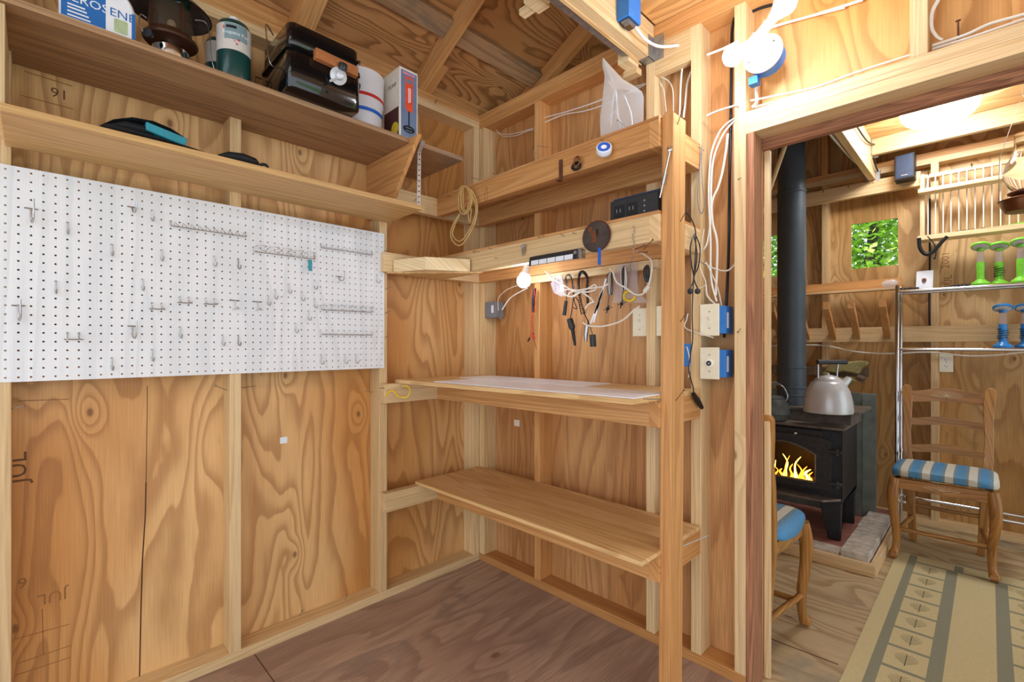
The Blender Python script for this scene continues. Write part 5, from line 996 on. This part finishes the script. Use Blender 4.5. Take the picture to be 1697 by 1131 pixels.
# ---- rug
t = thing('runner_rug', (80, 38, 0), 'woven beige runner rug with grey banded border and sprig motifs', 'rug')
RX0, RX1, RY0, RY1 = 67.4, 93.0, 2, 66.2
MB().box((RX0, RY0, .01), (RX1, RY1, .06)).build('pile', 'rugcream', t)
def patch(name, x0, x1, y0, y1, m, z=.06): MB().box((x0, y0, z), (x1, y1, z+.012)).build(name, m, t)
for x0, x1 in ((2.2, 3.5), (8.4, 10.1)):
    patch('band', RX0+x0, RX0+x1, RY0+2, RY1-.4 if x0 < 5 else RY1-4.0, 'ruggrey'); patch('band', RX1-x1, RX1-x0, RY0+2, RY1-.4 if x0 < 5 else RY1-4.0, 'ruggrey')
patch('band', RX0+10.1, RX1-10.1, RY1-4.6, RY1-4.0, 'ruggrey'); patch('band', RX0+9.5, RX0+10.9, RY1-4.0, RY1-.4, 'ruggrey')
random.seed(6); y = RY1-4.6; k = 0
while y > RY0+6:
    for s in (0, 1):
        x0 = RX0+3.5 if s == 0 else RX1-8.4
        patch('divider', x0, x0+4.9, y, y+.7, 'ruggrey')
        b = MB(); cx, cy = x0+2.45, y-2.9
        for j in range(7):
            dy = -1.3+.43*j; l = .5+.9*math.sin(math.pi*(j+.5)/7)
            for sg in (-1, 1): b.hexa([(cx, cy+dy, .06), (cx+sg*l, cy+dy+.5, .06), (cx+sg*l, cy+dy+.57, .06), (cx, cy+dy+.1, .06), (cx, cy+dy, .075), (cx+sg*l, cy+dy+.5, .075), (cx+sg*l, cy+dy+.57, .075), (cx, cy+dy+.1, .075)])
        b.box((cx-.05, cy-1.8, .06), (cx+.05, cy+1.8, .075)); b.build('sprig', 'rugdark', t)
    y -= 6.6; k += 1
o = MB().box((P(852, 706, y=-.03).x, -.05, P(852, 706, y=-.03).z), (P(861, 697, y=-.03).x, -.02, P(861, 697, y=-.03).z)).build('paper_sticker', 'boxwhite'); tag(o, 'tiny paper sticker on the dark plywood under the bench top', 'sticker')
# ---- ladder back chairs
def chair(label):
    t = thing('dining_chair', (0, 0, 0), label, 'chair')
    for s in (-1, 1):
        fx_, fy = s*7.6, -7.1
        pts = smooth([(fx_+s*.0, fy+.1, 17.4), (fx_+s*.35, fy-.35, 14.5), (fx_+s*.35, fy-.3, 11), (fx_-s*.1, fy+.25, 6), (fx_-s*.1, fy+.2, 2.5), (fx_+s*.2, fy-.4, 1.0), (fx_+s*.2, fy-.5, .55)], 5)
        n_ = len(pts); rr = [1.0, 1.02, 1.04, 1.05, 1.05, 1.05, 1.03, 1.0, .97, .94, .9, .86, .83, .8, .78, .76, .74, .72, .7, .68, .68, .7, .74, .8, .86, .9, .92, .9, .85, .8, .7][:n_]
        lg = MB().tube(pts, rr+[.6]*(n_-len(rr)), 10).build('leg', 'oak_z', t, True)
        MB().lathe([(.75, -.55), (.8, 0), (.75, .55)], (fx_+s*.2, fy-.75, .8), (1, 0, 0), 16).build('scroll_foot', 'oak_x', lg, True); MB().lathe([(.16, 0), (.16, .06)], (fx_, fy-.98, 16.4), (0, -1, 0), 10).build('screw', 'chrome', lg)
        prof = [(s*5.8, 7.2, 0, .7), (s*6.2, 7.0, 8, .8), (s*6.6, 6.8, 16, .95), (s*6.9, 7.3, 21, .85), (s*7.05, 7.9, 26, .75), (s*6.95, 8.6, 30, .8), (s*7.1, 9.4, 34, 1.0), (s*7.25, 9.9, 36.3, .95), (s*7.25, 10.0, 37.0, .5)]
        vs = []; fs = []
        for (x, y_, z, w2) in prof: vs += [(x-w2, y_-.55, z), (x+w2, y_-.55, z), (x+w2, y_+.55, z), (x-w2, y_+.55, z)]
        for i in range(len(prof)-1): fs += [(i*4+j, i*4+(j+1) % 4, i*4+4+(j+1) % 4, i*4+4+j) for j in range(4)]
        fs += [(3, 2, 1, 0), tuple(len(vs)-4+j for j in range(4))]
        MB().add(vs, fs).build('leg', 'oak_z', t, bev=.12)
    def slat(z, h, rise, yb):
        n_ = 14; vs = []; fs = []
        for k in range(n_+1):
            u = -1+2*k/n_; x = u*6.4; up = rise*(.5+.5*math.cos(math.pi*u)); lo_ = .55*rise*(.5+.5*math.cos(math.pi*u)); dy = .5*(1-u*u)
            vs += [(x, yb+dy-.35, z+lo_), (x, yb+dy+.35, z+lo_), (x, yb+dy+.35, z+h+up), (x, yb+dy-.35, z+h+up)]
        for k in range(n_): fs += [(4*k+j, 4*k+(j+1) % 4, 4*k+4+(j+1) % 4, 4*k+4+j) for j in range(4)]
        fs += [(3, 2, 1, 0), tuple(4*n_+j for j in range(4))]
        return MB().add(vs, fs).build('slat', 'oak_x', t, True)
    top = slat(33.0, 2.6, 1.0, 9.4); slat(27.6, 1.6, .8, 8.1); slat(21.3, 1.6, .8, 7.2)
    def carve(cx, y_, cz, w_, h_, par):
        b = MB()
        for k in range(9):
            a = math.pi*(.08+.84*k/8); l = w_*(.45+.55*abs(math.cos(a))); b.tube(smooth([(cx, y_, cz), (cx+.5*l*math.cos(a), y_, cz+.7*h_*math.sin(a)), (cx+l*math.cos(a), y_, cz+h_*(.25+.75*math.sin(a)))], 3), .055, 5)
        for s in (-1, 1): b.tube(smooth([(cx+s*w_, y_, cz+h_*.3), (cx+s*w_*.6, y_, cz-.1), (cx+s*.5, y_, cz-.35), (cx+s*.2, y_, cz-.05)], 4), .06, 5)
        b.build('carving', 'pine_x', par)
    carve(0, 9.5, 34.6, 2.9, 1.2, top)
    ap = MB().hexa([(-6.9, -7.6, 15.3), (6.9, -7.6, 15.3), (6.9, -6.6, 15.3), (-6.9, -6.6, 15.3), (-6.9, -7.6, 17.5), (6.9, -7.6, 17.5), (6.9, -6.6, 17.5), (-6.9, -6.6, 17.5)]).build('apron', 'oak_x', t, bev=.06); carve(0, -7.65, 16.2, 2.9, .9, ap)
    for s in (-1, 1): MB().hexa([(s*7.4-.4, -6.6, 15.4), (s*7.4+.4, -6.6, 15.4), (s*6.6+.4, 6.4, 15.4), (s*6.6-.4, 6.4, 15.4), (s*7.4-.4, -6.6, 17.3), (s*7.4+.4, -6.6, 17.3), (s*6.6+.4, 6.4, 17.3), (s*6.6-.4, 6.4, 17.3)]).build('side_rail', 'oak_y', t); MB().tube([(s*7.5, -6.9, 5.4), (s*6.0, 7.0, 5.8)], .5, 10).build('stretcher', 'oak_y', t, True)
    MB().box((-6.0, 6.4, 15.4), (6.0, 7.2, 17.2)).build('back_rail', 'oak_x', t); MB().tube([(-7.2, -4.0, 5.5), (7.2, -4.0, 5.5)], .5, 10).build('stretcher', 'oak_x', t, True); MB().tube([(-6.0, 7.0, 8.6), (6.0, 7.0, 8.6)], .45, 10).build('stretcher', 'oak_x', t, True)
    # striped cushion: slices of one rounded slab
    cu = bpy.data.objects.new('cushion', None); COL.objects.link(cu); cu.parent = t; cu.location = (0, 0, 17.5*K)
    W, D, H = 8.6, 7.3, 2.5
    def sect(x):
        u = min(1, abs(x)/W); k_ = (1-u**6)**(1/6) if u < 1 else .02; D_ = D*(.93+.07*k_)*max(k_, .25)
        ring = []
        for j in range(20):
            a = 2*math.pi*j/20; c_, s_ = math.cos(a), math.sin(a); ring.append((x, -.3+D_*math.copysign(abs(c_)**.45, c_)*(1 if c_ < 0 else .92), 17.5+H*(.5+.5*math.copysign(abs(s_)**.6, s_))*max(k_, .3)))
        return ring
    x = -W; i = 0; seq = [('fabblue', 1.35), ('fabgrey', .55), ('fabcream', 1.3), ('fabgrey', .4)]
    while x < W-1e-3:
        m_, wd = seq[i % 4]; x1 = min(W, x+wd); vs = []; fs = []; n_ = 4
        for k in range(n_+1): vs += sect(x+(x1-x)*k/n_)
        for k in range(n_): fs += [(20*k+j, 20*k+(j+1) % 20, 20*k+20+(j+1) % 20, 20*k+20+j) for j in range(20)]
        fs += [tuple(range(20))[::-1], tuple(20*n_+j for j in range(20))]
        MB().add(vs, fs).build('stripe', m_, cu, True); x = x1; i += 1
    return t
c1 = chair('oak ladder-back chair with blue striped cushion facing the doorway')
c2_ = copy_tree(c1); c2_['label'] = 'oak ladder-back chair drawn up to the stove with its back to the partition'
c1.location = (75*K, 69.2*K, .085*K); c2_.location = (52.6*K, 11.0*K, 0); c2_.rotation_euler = (0, 0, math.pi)
# ---- broom stick / diagonal brace behind the jamb
p, q = P(1303, 236, y=40), P(1268, 335, y=40)
o = MB().tube([p, q, q+(q-p)*.6], .45, 8).build('diagonal_brace', 'pine_z'); tag(o, 'thin pale diagonal brace in front of the stovepipe', 'brace', kind='structure')
# wires on the loft beam
cable([[(1373, 220), (1390, 240), (1410, 262), (1430, 280)], [(1378, 217), (1400, 243), (1425, 268)], [(1382, 216), (1410, 245), (1440, 276)]], 'cables strung along the deep loft beam', .25, 'cablegrey', x=57.9, flat=1)
cable([[(1419, 208), (1432, 228), (1441, 237), (1452, 240)], [(1447, 262), (1453, 280), (1462, 290), (1472, 288)]], 'short black cable looped over the deep loft beam', .2, 'blackcord', x=60.6, flat=1)
# ================================================================ OUTSIDE
gr = MB().box((-1500, 96.5, -8), (1500, 1500, -2)).build('ground', 'leafdark'); tag(gr, 'shaded forest ground outside the windows', 'ground', kind='structure')
random.seed(21)
def tree(x, y, h, label, nl, spread, m):
    t = thing('forest_tree', (x, y, -2), label, 'tree', 'trees outside the windows')
    MB().tube(smooth([(x, y, -2), (x+random.uniform(-4, 4), y, h*.35), (x+random.uniform(-8, 8), y, h*.7), (x, y, h)], 4), [4*(1-i/14) for i in range(13)], 8).build('trunk', 'bark', t, True)
    for k in range(7):
        z = h*(.25+.09*k); a = random.uniform(0, 6.28); MB().tube([(x, y, z), (x+spread*.5*math.cos(a), y+spread*.5*math.sin(a), z+12), (x+spread*math.cos(a), y+spread*math.sin(a), z+24)], [1.0, .6, .2], 5).build('branch', 'bark', t)
    b = MB()
    for k in range(nl):
        r_ = spread*1.3*random.random()**.5; a = random.uniform(0, 6.28); c = Vector((x+r_*math.cos(a), y+r_*math.sin(a), h*(.18+.85*random.random())))
        u = Vector((random.uniform(-1, 1), random.uniform(-1, 1), random.uniform(-.5, .5))).normalized(); v = u.cross(Vector((random.uniform(-.5, .5), random.uniform(-.5, .5), 1))).normalized(); s = random.uniform(1.3, 2.8)
        b.add([c-u*s, c+v*s*.6, c+u*s, c-v*s*.6], [(0, 1, 2, 3)])
    o = b.build('foliage', m, t); o['kind'] = 'stuff'
rows = [(240, (38, -29), 190), (312, (72, 3, -66), 230), (384, (40, -29, -98), 270), (456, (8, -61), 300)]
where = ['leafy tree nearest the house outside the windows', 'leafy tree in the second row outside the windows', 'tree in the third row behind the leafy ones outside', 'tall tree at the back of the woods outside the windows']
for k, (y, xs_, h) in enumerate(rows):
    for x in xs_: tree(x, y, h, where[k], 6500, 23.5, 'leaf' if k in (0, 2) else 'leafdark')
